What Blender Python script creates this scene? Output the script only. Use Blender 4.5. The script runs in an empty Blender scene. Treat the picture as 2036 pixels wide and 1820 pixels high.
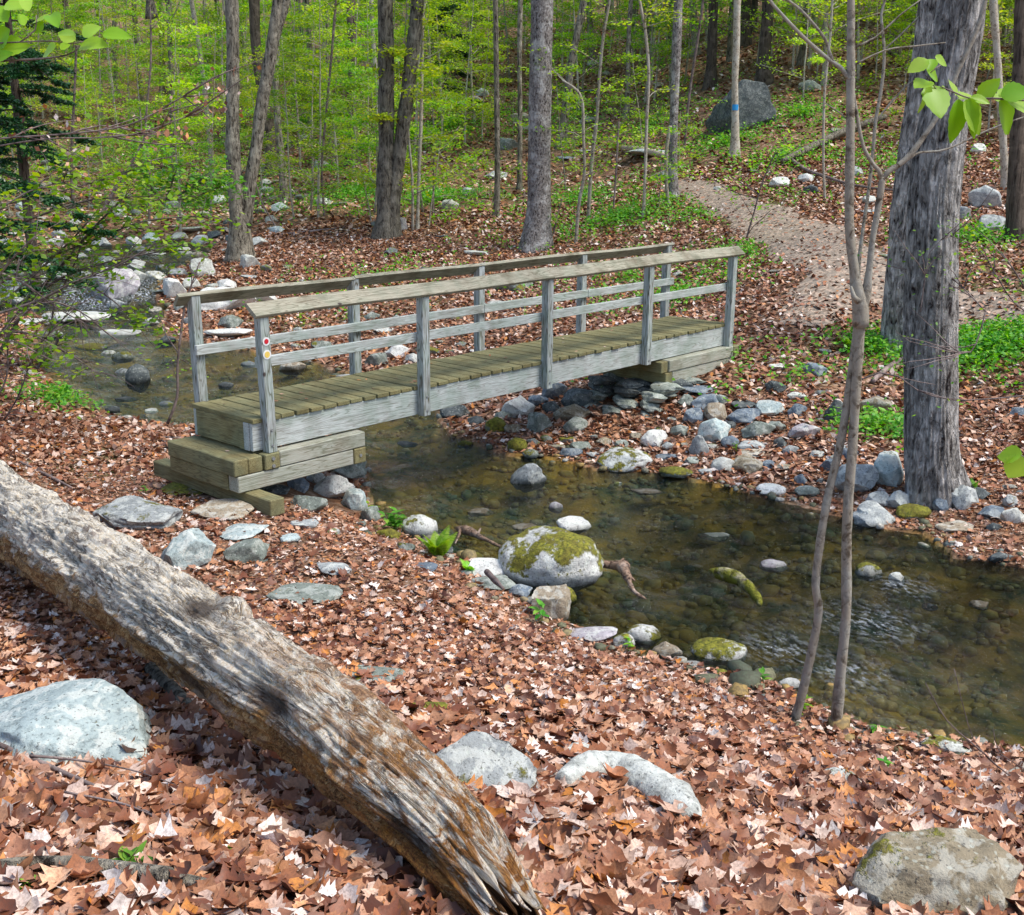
import bpy, math, random, mathutils
import numpy as np
rng = np.random.default_rng(7)
random.seed(7)
scene = bpy.context.scene
COL = scene.collection

# ------------------------------------------------------------ camera frame (solved from the bridge; deck top is z = 0)
F = 2284.0
CAM = np.array([-5.533, -7.817, 2.256])
YAW, PITCH, ROLL = .7387, -.2688, .0047
FW = np.array([math.cos(PITCH)*math.cos(YAW), math.cos(PITCH)*math.sin(YAW), math.sin(PITCH)])
_r = np.cross(FW, [0, 0, 1]); _r /= np.linalg.norm(_r); _u = np.cross(_r, FW)
RT = math.cos(ROLL)*_r + math.sin(ROLL)*_u
UP = -math.sin(ROLL)*_r + math.cos(ROLL)*_u
HR = np.array([math.sin(YAW), -math.cos(YAW), 0.])      # level right
HF = np.array([math.cos(YAW), math.sin(YAW), 0.])       # level forward
def ray(px, py): return FW + (px-1018)/F*RT - (py-910)/F*UP
def P(px, py, t): return CAM + ray(px, py)*t
def at(px, py, z):
    d = ray(px, py); return CAM + d*((z-CAM[2])/d[2])

# ------------------------------------------------------------ noise
_tab = rng.random(4096)
def _h(ix, iy, iz):
    return _tab[(ix*73856093 ^ iy*19349663 ^ iz*83492791) & 4095]
def vnoise(p):
    p = np.asarray(p, float); i = np.floor(p).astype(np.int64); f = p-i; f = f*f*(3-2*f)
    x, y, z = i[..., 0], i[..., 1], i[..., 2]; fx, fy, fz = f[..., 0], f[..., 1], f[..., 2]
    def L(a, b, t): return a+(b-a)*t
    return L(L(L(_h(x, y, z), _h(x+1, y, z), fx), L(_h(x, y+1, z), _h(x+1, y+1, z), fx), fy),
             L(L(_h(x, y, z+1), _h(x+1, y, z+1), fx), L(_h(x, y+1, z+1), _h(x+1, y+1, z+1), fx), fy), fz)*2-1
def fbm(p, o=4, g=.5):
    p = np.asarray(p, float); s = 0; a = 1
    for k in range(o): s = s+a*vnoise(p*2**k+17.3*k); a *= g
    return s
def sstep(a, b, x):
    t = np.clip((x-a)/(b-a), 0, 1); return t*t*(3-2*t)

# ------------------------------------------------------------ terrain height
WZ = -1.1
ctrl = []
def cz(px, py, z): p = at(px, py, z); ctrl.append((p[0], p[1], z))
def ct(px, py, t): p = P(px, py, t); ctrl.append(tuple(p))
def cd(x, y, z): ctrl.append((x, y, z))
# near bank
for a in [(2036,1800,-.25),(1500,1800,-.12),(1018,1818,0.02),(400,1810,.1),(0,1815,.05),(-300,1815,.1),(0,1500,-.15),(400,1600,-.12),(0,1200,-.5),
          (-400,1400,-.1),(-400,1000,-.45),(400,1330,-.42),(1000,1500,-.38),(1500,1600,-.52),(1900,1620,-.66),(2300,1650,-.7),(1250,1400,-.68),(900,1300,-.66),(700,1100,-.73),
          (300,1010,-.74),(0,900,-.78),(-300,880,-.75),(150,830,-.97),(-100,790,-.95),(560,1180,-.72),(1100,1290,-.86),(1450,1400,-.9),(1650,1455,-.97),(1850,1500,-.98),
          (900,1140,-.93),(800,1090,-.9),(620,1060,-.82)]: cz(*a)
# bridge ends
for a in [(7.8,.5,-.42),(7.6,-.6,-.5),(5.9,.5,-.74),(5.6,-.1,-.78),(5.1,.5,-.95),(-.45,.5,-.73),(-.45,-.4,-.74),(.7,.5,-.8),(1.2,.4,-.95),(-1.6,1.2,-.74),(-.2,1.9,-.84),(.3,3,-1.0)]: cd(*a)
# far bank
for a in [(1300,860,-1.0),(1180,880,-1.05),(1480,770,-.62),(1480,700,-.44),(1600,880,-.88),(1600,950,-1.0),(1750,900,-.86),(1850,985,-.98),(2036,1000,-.95),(2036,850,-.75),(2300,1000,-.85),
          (1780,690,-.4),(1900,640,-.25),(2300,700,-.1),(1000,760,-.95),(900,640,-.8),(1100,600,-.5),(1300,600,-.42),(620,600,-.9),(480,640,-1.0)]: cz(*a)
for a in [(1480,600,17.6),(1640,560,17.5),(1500,470,23),(1420,400,27),(1700,450,22),(1950,560,17.5),(1950,420,23),(1300,440,26),(1068,494,26.5),(768,473,28.5),(478,515,27),
          (300,540,29),(100,520,30),(-200,560,27),(986,432,30),(600,430,33),(300,420,40),(0,380,42),(-400,420,38),
          (1480,310,31),(1480,250,34),(1700,300,30),(1950,300,29),(2300,330,27),(1200,330,36),(900,330,40),(1018,240,46),(600,330,46),
          (1500,150,40),(1900,150,38),(2300,150,36),(1200,170,50),(900,180,56),(600,220,62),(300,260,64),(-200,250,60),
          (1500,20,55),(2000,20,52),(2500,20,50),(1100,40,72),(700,50,90),(300,70,100),(-300,70,100)]: ct(*a)
for ang, r, z in [(-30,100,22),(0,130,24),(25,140,24),(-55,80,15),(60,90,7),(90,60,2),(-90,50,6),(180,40,3),(140,40,1.5),(-135,40,5),(180,12,1.6),(120,10,.4),(-120,12,1.6),(180,4,1.0),(-100,5,.5),(90,6,-.1),
                  (-60,200,22),(-20,220,28),(20,220,28),(60,200,15),(120,200,4),(180,200,5),(-120,200,8)]:
    a = YAW+math.radians(ang); cd(CAM[0]+math.cos(a)*r, CAM[1]+math.sin(a)*r, z)
cd(CAM[0], CAM[1], .62)
CT = np.array(ctrl)
def warp(xy):       # compress far distances so the spline treats near and far alike
    d = xy-CAM[:2]; r = np.hypot(d[:, 0], d[:, 1])+1e-9
    return d/r[:, None]*(np.log1p(r/4.)*4)[:, None]
def tps_k(a, b):
    r = np.sqrt(((a[:, None]-b[None])**2).sum(-1)); return r**3*0+np.where(r > 1e-9, r*r*np.log(r+1e-12), 0)
_A = warp(CT[:, :2]); _n = len(_A)
_K = tps_k(_A, _A)+np.eye(_n)*.02
_Pm = np.hstack([np.ones((_n, 1)), _A])
_M = np.vstack([np.hstack([_K, _Pm]), np.hstack([_Pm.T, np.zeros((3, 3))])])
_W = np.linalg.solve(_M, np.concatenate([CT[:, 2], np.zeros(3)]))
def base_h(xy):
    out = np.empty(len(xy))
    for s in range(0, len(xy), 40000):
        q = warp(xy[s:s+40000]); out[s:s+40000] = tps_k(q, _A)@_W[:_n]+_W[_n]+q@_W[_n+1:]
    return out
# water outline, from the photograph's shoreline, on the water plane
S1 = [(2700,1640),(2300,1560),(2036,1493),(1850,1468),(1700,1440),(1560,1368),(1330,1318),(1130,1238),(1010,1160),(930,1112),(800,1062),(745,1020),(728,900),(640,855),(480,850),
      (330,845),(240,830),(150,800),(100,750),(70,700),(90,650),(150,612),(240,606),(330,612),(310,660),(400,690),(550,705),(690,745),(800,760),(870,830),(890,868),(1000,905),(1100,915),(1190,940),(1300,945),
      (1400,962),(1500,990),(1620,1015),(1740,1052),(1830,1062),(1900,1112),(2036,1135),(2300,1160),(2700,1200)]
POLY1 = np.array([at(x, y, WZ)[:2] for x, y in S1])
WZ2 = -.66
S2 = [(-300,610),(-300,500),(0,505),(180,492),(330,478),(400,488),(420,505),(350,535),(310,560),(290,590),(200,612),(100,600),(60,575)]
POLY2 = np.array([at(x, y, WZ2)[:2] for x, y in S2])
def sdist(xy, poly):
    d = np.full(len(xy), 1e9); ins = np.zeros(len(xy), bool)
    x, y = xy[:, 0], xy[:, 1]
    for i in range(len(poly)):
        a, b = poly[i], poly[(i+1) % len(poly)]; e = b-a; w = xy-a
        t = np.clip((w@e)/(e@e), 0, 1); d = np.minimum(d, np.hypot(*(w-t[:, None]*e).T))
        c = ((a[1] > y) != (b[1] > y))
        with np.errstate(divide='ignore', invalid='ignore'):
            c &= x < (b[0]-a[0])*(y-a[1])/(b[1]-a[1])+a[0]
        ins ^= c
    return np.where(ins, -d, d)
def depth_of(xy): return (xy-CAM[:2])@HF[:2]
def water_z(xy):
    t = depth_of(xy); return WZ+(WZ2-WZ)*sstep(23.3, 25.6, t)
def shore(xy): return np.minimum(sdist(xy, POLY1), sdist(xy, POLY2))
def height(xy):
    xy = np.atleast_2d(np.asarray(xy, float))
    h = base_h(xy)
    r = np.hypot(*(xy-CAM[:2]).T)
    p3 = np.c_[xy, np.zeros(len(xy))]
    h = h+fbm(p3*.7, 3)*(.035+.25*sstep(28, 70, r))+fbm(p3*3+5, 3)*.014
    near = r < 45
    if near.any():
        q = xy[near]; d = shore(q); hw = water_z(q); hn = h[near]
        n = fbm(np.c_[q, np.zeros(len(q))]*2.2, 3)
        bed = hw-.05-.30*sstep(0, 1.4, -d)+n*.05
        bank = hw+.02+np.maximum(hn-hw-.02, .03*np.minimum(d*8, 1))*sstep(0, .9, d)
        hn = np.where(d < 0, bed, bank)
        far = d > .9
        hn = np.where(far, np.maximum(h[near], hw+.05*(d < 4)-9*(d >= 4)), hn)
        h[near] = hn
    return h
def H(x, y): return float(height(np.array([[x, y]]))[0])
def hit(px, py, off=0.0, water=True):
    """where the view ray through a point of the photo meets the ground (or the water)"""
    d = ray(px, py); t = np.concatenate([np.linspace(2.2, 16, 260), np.linspace(16.1, 110, 500)])
    pts = CAM+d[None]*t[:, None]
    g = height(pts[:, :2])
    if water: g = np.where(shore(pts[:, :2]) < 0, water_z(pts[:, :2]), g)
    below = np.nonzero(pts[:, 2] < g+off)[0]
    if not len(below): return pts[400], t[400]
    k = below[0]
    if k == 0: return pts[0], t[0]
    a = pts[k-1, 2]-g[k-1]-off; b = pts[k, 2]-g[k]-off; s = a/(a-b+1e-12)
    return pts[k-1]+(pts[k]-pts[k-1])*s, t[k-1]+(t[k]-t[k-1])*s

# ------------------------------------------------------------ object helpers
def mesh_np(name, V, Q, mat=None, parent=None, smooth=False, attrs=None, link=True):
    """V (n,3), Q (m,k) all faces with k corners"""
    V = np.asarray(V, np.float32); Q = np.asarray(Q, np.int32)
    me = bpy.data.meshes.new(name)
    me.vertices.add(len(V)); me.vertices.foreach_set('co', V.ravel())
    k = Q.shape[1]
    me.loops.add(Q.size); me.loops.foreach_set('vertex_index', Q.ravel())
    me.polygons.add(len(Q)); me.polygons.foreach_set('loop_start', np.arange(0, Q.size, k, dtype=np.int32))
    me.polygons.foreach_set('loop_total', np.full(len(Q), k, np.int32))
    if smooth: me.polygons.foreach_set('use_smooth', np.ones(len(Q), bool))
    for an, av in (attrs or {}).items():
        at_ = me.attributes.new(an, 'FLOAT', 'POINT'); at_.data.foreach_set('value', np.asarray(av, np.float32))
    me.update(calc_edges=True)
    if mat: me.materials.append(mat)
    if not link: return me
    return obj(name, me, parent)
def obj(name, me, parent=None, loc=None):
    o = bpy.data.objects.new(name, me); COL.objects.link(o)
    if parent is not None: o.parent = parent
    if loc is not None: o.location = loc
    return o
def sharp(me, deg=26):
    me.set_sharp_from_angle(angle=math.radians(deg)); return me
def mesh_py(name, V, Fs, mat=None, smooth=False):
    me = bpy.data.meshes.new(name); me.from_pydata([tuple(map(float, v)) for v in V], [], Fs)
    if smooth: me.polygons.foreach_set('use_smooth', [True]*len(me.polygons))
    if mat: me.materials.append(mat)
    me.update(); return me
def thing(name, label, cat, loc=(0, 0, 0), group=None):
    o = bpy.data.objects.new(name, None); COL.objects.link(o); o.location = loc; o.empty_display_size = .2
    return tag(o, label, cat, group)
def tag(o, label=None, cat=None, group=None, kind=None):
    if label: o['label'] = label
    if cat: o['category'] = cat
    if group: o['group'] = group
    if kind: o['kind'] = kind
    return o
class MB:
    """collects shapes for ONE mesh"""
    def __init__(s): s.v = []; s.f = []
    def add(s, V, Fs):
        n = len(s.v); s.v += [tuple(map(float, v)) for v in V]; s.f += [tuple(i+n for i in f) for f in Fs]
    def box(s, x0, x1, y0, y1, z0, z1, b=.004, M=None):
        """bevelled box, edges broken by b, slightly irregular"""
        c = np.array([(x0+x1)/2, (y0+y1)/2, (z0+z1)/2]); h = np.array([abs(x1-x0)/2, abs(y1-y0)/2, abs(z1-z0)/2])
        V = []; idx = {}
        for sx in (-1, 1):
            for sy in (-1, 1):
                for sz in (-1, 1):
                    for ax in range(3):
                        p = np.array([sx, sy, sz])*h; q = p.copy()
                        for k in range(3):
                            if k != ax: q[k] -= b*np.sign(p[k])
                        idx[(sx, sy, sz, ax)] = len(V); V.append(c+q)
        Fs = []
        def ordered(ids, nrm):
            pts = [V[i]-c for i in ids]; m = sum(pts)/len(pts); a = pts[0]-m; bb = np.cross(nrm, a)
            return [i for _, i in sorted(((math.atan2((p-m)@bb, (p-m)@a)), i) for p, i in zip(pts, ids))]
        for ax in range(3):
            o1, o2 = [k for k in range(3) if k != ax]
            for sg in (-1, 1):
                ids = []
                for k, i in idx.items():
                    if k[3] == ax and k[ax] == sg: ids.append(i)
                n = np.zeros(3); n[ax] = sg; Fs.append(ordered(ids, n))
            for s1 in (-1, 1):
                for s2 in (-1, 1):
                    ids = []
                    for sg in (-1, 1):
                        key = [0, 0, 0]; key[ax] = sg; key[o1] = s1; key[o2] = s2
                        ids += [idx[(*key, o1)], idx[(*key, o2)]]
                    n = np.zeros(3); n[o1] = s1; n[o2] = s2; Fs.append(ordered(ids, n))
        for sx in (-1, 1):
            for sy in (-1, 1):
                for sz in (-1, 1):
                    Fs.append(ordered([idx[(sx, sy, sz, a)] for a in range(3)], np.array([sx, sy, sz], float)))
        if M is not None: V = [M(v) for v in V]
        s.add(V, Fs); return s
    def tube(s, pts, rad, n=8, cap=True, wob=0):
        V, Q = tube_np(pts, rad, n, wob); s.add(V, [tuple(q) for q in Q])
        return s
    def build(s, name, mat, parent=None, smooth=False):
        return obj(name, mesh_py(name, s.v, s.f, mat, smooth), parent)
def smooth_path(pts, rad, step):
    pts = np.asarray(pts, float); rad = np.asarray(rad, float)
    if len(pts) < 3: 
        n = max(2, int(np.linalg.norm(pts[-1]-pts[0])/step)+1); t = np.linspace(0, 1, n)[:, None]
        return pts[0]+(pts[-1]-pts[0])*t, rad[0]+(rad[-1]-rad[0])*t[:, 0]
    seg = np.linalg.norm(np.diff(pts, axis=0), axis=1); out = []; ro = []
    for i in range(len(pts)-1):
        p0 = pts[max(i-1, 0)]; p1 = pts[i]; p2 = pts[i+1]; p3 = pts[min(i+2, len(pts)-1)]
        n = max(1, int(round(seg[i]/step)))
        for k in range(n):
            t = k/n
            out.append(.5*((2*p1)+(-p0+p2)*t+(2*p0-5*p1+4*p2-p3)*t*t+(-p0+3*p1-3*p2+p3)*t**3)); ro.append(rad[i]+(rad[i+1]-rad[i])*t)
    out.append(pts[-1]); ro.append(rad[-1])
    return np.array(out), np.array(ro)
def tube_np(pts, rad, n=8, wob=0, fscale=1., close=True):
    pts = np.asarray(pts, float); rad = np.asarray(rad, float); m = len(pts)
    T = np.gradient(pts, axis=0); T /= np.linalg.norm(T, axis=1)[:, None]+1e-12
    ref = np.array([0, 0, 1.]) if abs(T[0] @ [0, 0, 1]) < .9 else np.array([1., 0, 0])
    u = np.cross(ref, T[0]); u /= np.linalg.norm(u); Us = [u]
    for i in range(1, m):
        u = u-T[i]*(u@T[i]); u /= np.linalg.norm(u)+1e-12; Us.append(u)
    Us = np.array(Us); Vs = np.cross(T, Us)
    a = np.arange(n)/n*2*math.pi
    dirs = Us[:, None]*np.cos(a)[None, :, None]+Vs[:, None]*np.sin(a)[None, :, None]
    R = rad[:, None]*np.ones((1, n))
    V = pts[:, None]+dirs*R[..., None]
    if wob: 
        nz = fbm(V.reshape(-1, 3)*fscale, 3).reshape(m, n); V = pts[:, None]+dirs*(R*(1+wob*nz))[..., None]
    V = V.reshape(-1, 3)
    i = np.arange(m-1)[:, None]*n; j = np.arange(n)[None]; j2 = (j+1) % n
    Q = np.stack([i+j, i+j2, i+n+j2, i+n+j], -1).reshape(-1, 4)
    if close:
        V = np.vstack([V, pts[:1], pts[-1:]]); a0, a1 = len(V)-2, len(V)-1
        jj = np.arange(n); 
        c0 = np.stack([jj*0+a0, (jj+1) % n, jj, jj*0+a0], -1); c1 = np.stack([jj*0+a1, (m-1)*n+jj, (m-1)*n+(jj+1) % n, jj*0+a1], -1)
        # degenerate quads are avoided by using pairs of tris merged across an even n
        e0 = np.stack([np.full(n//2, a0), (2*jj[:n//2]+2) % n, 2*jj[:n//2]+1, 2*jj[:n//2]], -1)
        e1 = np.stack([np.full(n//2, a1), (m-1)*n+2*jj[:n//2], (m-1)*n+2*jj[:n//2]+1, (m-1)*n+(2*jj[:n//2]+2) % n], -1)
        Q = np.vstack([Q, e0, e1])
    return V, Q

# ------------------------------------------------------------ materials
def mat_new(name):
    m = bpy.data.materials.new(name); m.use_nodes = True
    for n in list(m.node_tree.nodes): m.node_tree.nodes.remove(n)
    return m, G(m.node_tree)
class G:
    def __init__(s, t): s.t = t
    def n(s, typ, ins=None, **kw):
        nd = s.t.nodes.new(typ)
        for k, v in kw.items(): setattr(nd, k, v)
        for k, v in (ins or {}).items():
            sk = nd.inputs[k]
            if isinstance(v, bpy.types.NodeSocket): s.t.links.new(v, sk)
            else: sk.default_value = v
        return nd
    def link(s, a, b): s.t.links.new(a, b)
    def coord(s, kind='Object'): return s.n('ShaderNodeTexCoord').outputs[kind]
    def mapv(s, v, sc=(1, 1, 1), rot=(0, 0, 0), loc=(0, 0, 0)):
        return s.n('ShaderNodeMapping', {'Vector': v, 'Scale': sc, 'Rotation': rot, 'Location': loc}).outputs[0]
    def noise(s, v, scale, detail=4, rough=.55, dist=0):
        return s.n('ShaderNodeTexNoise', {'Vector': v, 'Scale': scale, 'Detail': detail, 'Roughness': rough, 'Distortion': dist}).outputs['Fac']
    def vor(s, v, scale, feature='F1', out='Distance', rnd=1.):
        return s.n('ShaderNodeTexVoronoi', {'Vector': v, 'Scale': scale, 'Randomness': rnd}, feature=feature).outputs[out]
    def ramp(s, f, stops, interp='LINEAR'):
        nd = s.n('ShaderNodeValToRGB', {'Fac': f}); cr = nd.color_ramp; cr.interpolation = interp
        while len(cr.elements) < len(stops): cr.elements.new(.5)
        for e, (p, c) in zip(cr.elements, stops):
            e.position = p; e.color = (c, c, c, 1) if not hasattr(c, '__len__') else (*c, 1)
        return nd.outputs[0]
    def mix(s, f, a, b, mode='MIX'):
        nd = s.n('ShaderNodeMix', data_type='RGBA', blend_type=mode)
        for k, v in ((0, f), (6, a), (7, b)):
            if isinstance(v, bpy.types.NodeSocket): s.t.links.new(v, nd.inputs[k])
            elif k == 0: nd.inputs[0].default_value = v
            else: nd.inputs[k].default_value = (*v, 1) if len(v) == 3 else v
        return nd.outputs[2]
    def math(s, op, a, b=0., clamp=False):
        nd = s.n('ShaderNodeMath', operation=op, use_clamp=clamp)
        for k, v in ((0, a), (1, b)):
            if isinstance(v, bpy.types.NodeSocket): s.t.links.new(v, nd.inputs[k])
            else: nd.inputs[k].default_value = v
        return nd.outputs[0]
    def hsv(s, c, h=.5, sa=1., v=1.):
        return s.n('ShaderNodeHueSaturation', {'Color': c, 'Hue': h, 'Saturation': sa, 'Value': v}).outputs[0]
    def bump(s, h, strength=.5, dist=.02, nrm=None):
        ins = {'Height': h, 'Strength': strength, 'Distance': dist}
        if nrm: ins['Normal'] = nrm
        return s.n('ShaderNodeBump', ins).outputs[0]
    def bsdf(s, col, rough=.8, nrm=None, spec=.3, **kw):
        ins = {'Base Color': col if isinstance(col, bpy.types.NodeSocket) else (*col, 1), 'Roughness': rough, 'Specular IOR Level': spec}
        if nrm: ins['Normal'] = nrm
        ins.update(kw); return s.n('ShaderNodeBsdfPrincipled', ins).outputs[0]
    def out(s, sh): s.n('ShaderNodeOutputMaterial', {'Surface': sh})
    def attr(s, name): return s.n('ShaderNodeAttribute', attribute_name=name).outputs['Fac']
    def island(s): return s.n('ShaderNodeNewGeometry').outputs['Random Per Island']
    def orand(s): return s.n('ShaderNodeObjectInfo').outputs['Random']

def m_wood(name, axis, pale, mid, dark, green=.0, stain=.5, contrast=1.):
    m, g = mat_new(name); v = g.coord(); isl = g.island()
    off = g.n('ShaderNodeCombineXYZ', {'X': g.math('MULTIPLY', isl, 37.), 'Y': g.math('MULTIPLY', isl, 91.), 'Z': g.math('MULTIPLY', isl, 53.)}).outputs[0]
    vv = g.n('ShaderNodeVectorMath', {0: v, 1: off}, operation='ADD').outputs[0]
    sc = [1, 1, 1]; sc[axis] = .06
    gv = g.mapv(vv, sc)
    rings = g.noise(gv, 15, 3, .5, 1.2)
    fine = g.noise(gv, 130, 3, .6)
    band = g.math('PINGPONG', g.math('MULTIPLY', rings, 9.), .5)
    band = g.ramp(band, [(0, 0), (.22, 1)])
    col = g.mix(g.ramp(fine, [(.3, 0), (.7, 1)]), mid, pale)
    col = g.mix(g.math('MULTIPLY', g.math('SUBTRACT', 1., band), .75*contrast, True), col, dark)
    big = g.noise(vv, 3.2, 4, .6)
    col = g.mix(g.math('MULTIPLY', g.ramp(big, [(.48, 0), (.68, 1)]), stain), col, dark)
    if green: col = g.mix(g.math('MULTIPLY', g.ramp(g.noise(vv, 5, 3), [(.42, 0), (.6, 1)]), green), col, (.13, .22, .15))
    kn = g.vor(g.mapv(vv, [1.6 if i != axis else .9 for i in range(3)]), 2.3)
    col = g.mix(g.ramp(kn, [(.035, 1), (.06, 0)]), col, (.06, .045, .04))
    col = g.hsv(col, .5, 1., g.math('ADD', .85, g.math('MULTIPLY', isl, .3)))
    b = g.bump(g.math('ADD', g.math('MULTIPLY', band, .6), fine), .5, .003)
    g.out(g.bsdf(col, .8, b, .25)); return m
M_SIDE = m_wood('weathered_blue_grey_wood', 0, (.50, .53, .50), (.34, .36, .34), (.16, .15, .12), .3, .35)
M_POST = m_wood('weathered_post_wood', 2, (.46, .49, .48), (.27, .29, .27), (.09, .075, .05), .25, .35, 1.5)
M_CAP = m_wood('handrail_wood', 0, (.40, .37, .28), (.26, .235, .17), (.10, .08, .045), .15, .7)
M_DECK = m_wood('mossy_deck_wood', 1, (.26, .23, .11), (.18, .155, .065), (.075, .06, .022), .12, .5)
M_BEAM_Y = m_wood('mossy_timber', 1, (.25, .22, .11), (.17, .145, .06), (.07, .05, .02), .15, .6)
M_BEAM_X = m_wood('pale_timber', 0, (.40, .40, .34), (.28, .27, .21), (.11, .095, .05), .15, .55)

def m_rock():
    m, g = mat_new('stone'); oi = g.n('ShaderNodeObjectInfo'); c = oi.outputs['Color']; al = oi.outputs['Alpha']; rn = oi.outputs['Random']
    geo = g.n('ShaderNodeNewGeometry'); pos = geo.outputs['Position']; nz = g.n('ShaderNodeSeparateXYZ', {0: geo.outputs['Normal']}).outputs[2]
    n1 = g.noise(pos, 5, 6, .65); n2 = g.noise(pos, 28, 6, .7); n3 = g.noise(pos, 11, 4, .6, .4)
    col = g.mix(n1, g.hsv(c, .5, 1.15, .42), g.hsv(c, .5, .9, 1.45))
    col = g.mix(g.ramp(n2, [(.32, .75), (.5, 0)]), col, g.hsv(c, .5, 1.2, .3))
    lum = g.n('ShaderNodeRGBToBW', {0: c}).outputs[0]
    lw = g.math('MULTIPLY', g.ramp(n3, [(.50, 0), (.56, 1)]), g.math('MULTIPLY', lum, 1.25, True), True)
    col = g.mix(lw, col, (.66, .67, .60))
    spots = g.ramp(g.vor(pos, 24), [(.16, 1), (.24, 0)])
    col = g.mix(g.math('MULTIPLY', spots, .35), col, (.55, .60, .52))
    col = g.mix(g.ramp(g.noise(pos, 60, 3, .6), [(.6, 0), (.68, .8)]), col, (.05, .05, .045))
    mo = g.math('ADD', g.math('MULTIPLY', nz, .30), g.math('ADD', g.math('MULTIPLY', g.math('SUBTRACT', g.noise(pos, 5, 6, .75), .2), 1.9), g.math('MULTIPLY', al, .88)))
    mf = g.ramp(g.math('MULTIPLY', mo, .5), [(.60, 0), (.66, 1)])
    mcol = g.mix(g.ramp(g.noise(pos, 38, 5, .75), [(.35, 0), (.65, 1)]), (.035, .045, .005), (.30, .28, .03))
    mcol = g.mix(g.ramp(g.noise(pos, 9, 4, .7), [(.45, 0), (.6, .6)]), mcol, (.10, .075, .015))
    col = g.mix(mf, col, mcol)
    # silt line: stones standing in the brook are dark where they are wet
    z = g.n('ShaderNodeSeparateXYZ', {0: pos}).outputs[2]
    wet = g.ramp(g.math('ADD', z, 2.), [(.90, 1), (.965, 0)])
    t = g.math('LESS_THAN', z, -1.0)
    col = g.mix(g.math('MULTIPLY', wet, t), col, g.hsv(col, .5, 1.1, .32))
    hb = g.math('ADD', g.math('MULTIPLY', n2, .7), g.math('ADD', g.math('MULTIPLY', g.noise(pos, 90, 3), .25), g.math('MULTIPLY', mf, .5)))
    g.out(g.bsdf(col, .82, g.bump(hb, .8, .02), .3)); return m
M_ROCK = m_rock()

def m_ground():
    m, g = mat_new('forest_floor'); pos = g.n('ShaderNodeNewGeometry').outputs['Position']
    n = g.noise(pos, .5, 4); v = g.n('ShaderNodeTexVoronoi', {'Vector': pos, 'Scale': 13.})
    v2 = g.n('ShaderNodeTexVoronoi', {'Vector': pos, 'Scale': 24.})
    lv = g.n('ShaderNodeSeparateColor', {0: v.outputs['Color']}).outputs[0]
    lv2 = g.n('ShaderNodeSeparateColor', {0: v2.outputs['Color']}).outputs[1]
    st = [(0, (.05, .022, .012)), (.35, (.16, .07, .035)), (.6, (.32, .16, .08)), (.85, (.46, .28, .17)), (1, (.6, .46, .34))]
    col = g.mix(.5, g.ramp(lv, st), g.ramp(lv2, st))
    ed = g.ramp(v.outputs['Distance'], [(.02, 0), (.06, 1)])
    soil = g.mix(g.noise(pos, 30, 4), (.035, .02, .012), (.12, .065, .035))
    col = g.mix(g.ramp(g.noise(pos, 3, 4), [(.35, .7), (.65, .15)]), col, soil)
    green = g.attr('green'); gn = g.math('MULTIPLY', g.ramp(g.noise(pos, 4, 6, .75), [(.48, 0), (.58, 1)]), green, True)
    col = g.mix(gn, col, g.mix(g.noise(pos, 25, 3), (.03, .07, .01), (.13, .22, .03)))
    bed = g.attr('bed')
    bc = g.mix(g.ramp(g.noise(pos, 2.2, 4, .6), [(.35, 0), (.62, 1)]), (.035, .075, .045), (.40, .22, .03))
    pv = g.n('ShaderNodeTexVoronoi', {'Vector': pos, 'Scale': 9.})
    pc = g.ramp(g.n('ShaderNodeSeparateColor', {0: pv.outputs['Color']}).outputs[0], [(0, .5), (1, 1.)])
    bc = g.mix(1., bc, pc, 'MULTIPLY')
    bc = g.mix(g.ramp(g.noise(pos, 16, 3), [(.62, 0), (.7, .8)]), bc, (.34, .2, .07))
    col = g.mix(bed, col, bc)
    g.out(g.bsdf(col, .85, g.bump(g.math('ADD', lv, g.math('ADD', lv2, g.noise(pos, 40, 3))), .6, .02), .25)); return m
M_GROUND = m_ground()

def m_path():
    m, g = mat_new('trodden_earth'); pos = g.n('ShaderNodeNewGeometry').outputs['Position']
    col = g.mix(g.noise(pos, 22, 6, .7), (.13, .10, .075), (.36, .30, .235))
    v = g.n('ShaderNodeTexVoronoi', {'Vector': g.mapv(pos, (1, 1.7, 1)), 'Scale': 17.})
    lv = g.n('ShaderNodeSeparateColor', {0: v.outputs['Color']}).outputs[0]
    col = g.mix(g.ramp(lv, [(.6, 0), (.8, .8)]), col, (.46, .34, .25))
    col = g.mix(g.ramp(lv, [(.1, .6), (.25, 0)]), col, (.13, .07, .04))
    g.out(g.bsdf(col, .9, g.bump(g.noise(pos, 40, 4), .6, .015), .2)); return m

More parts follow.
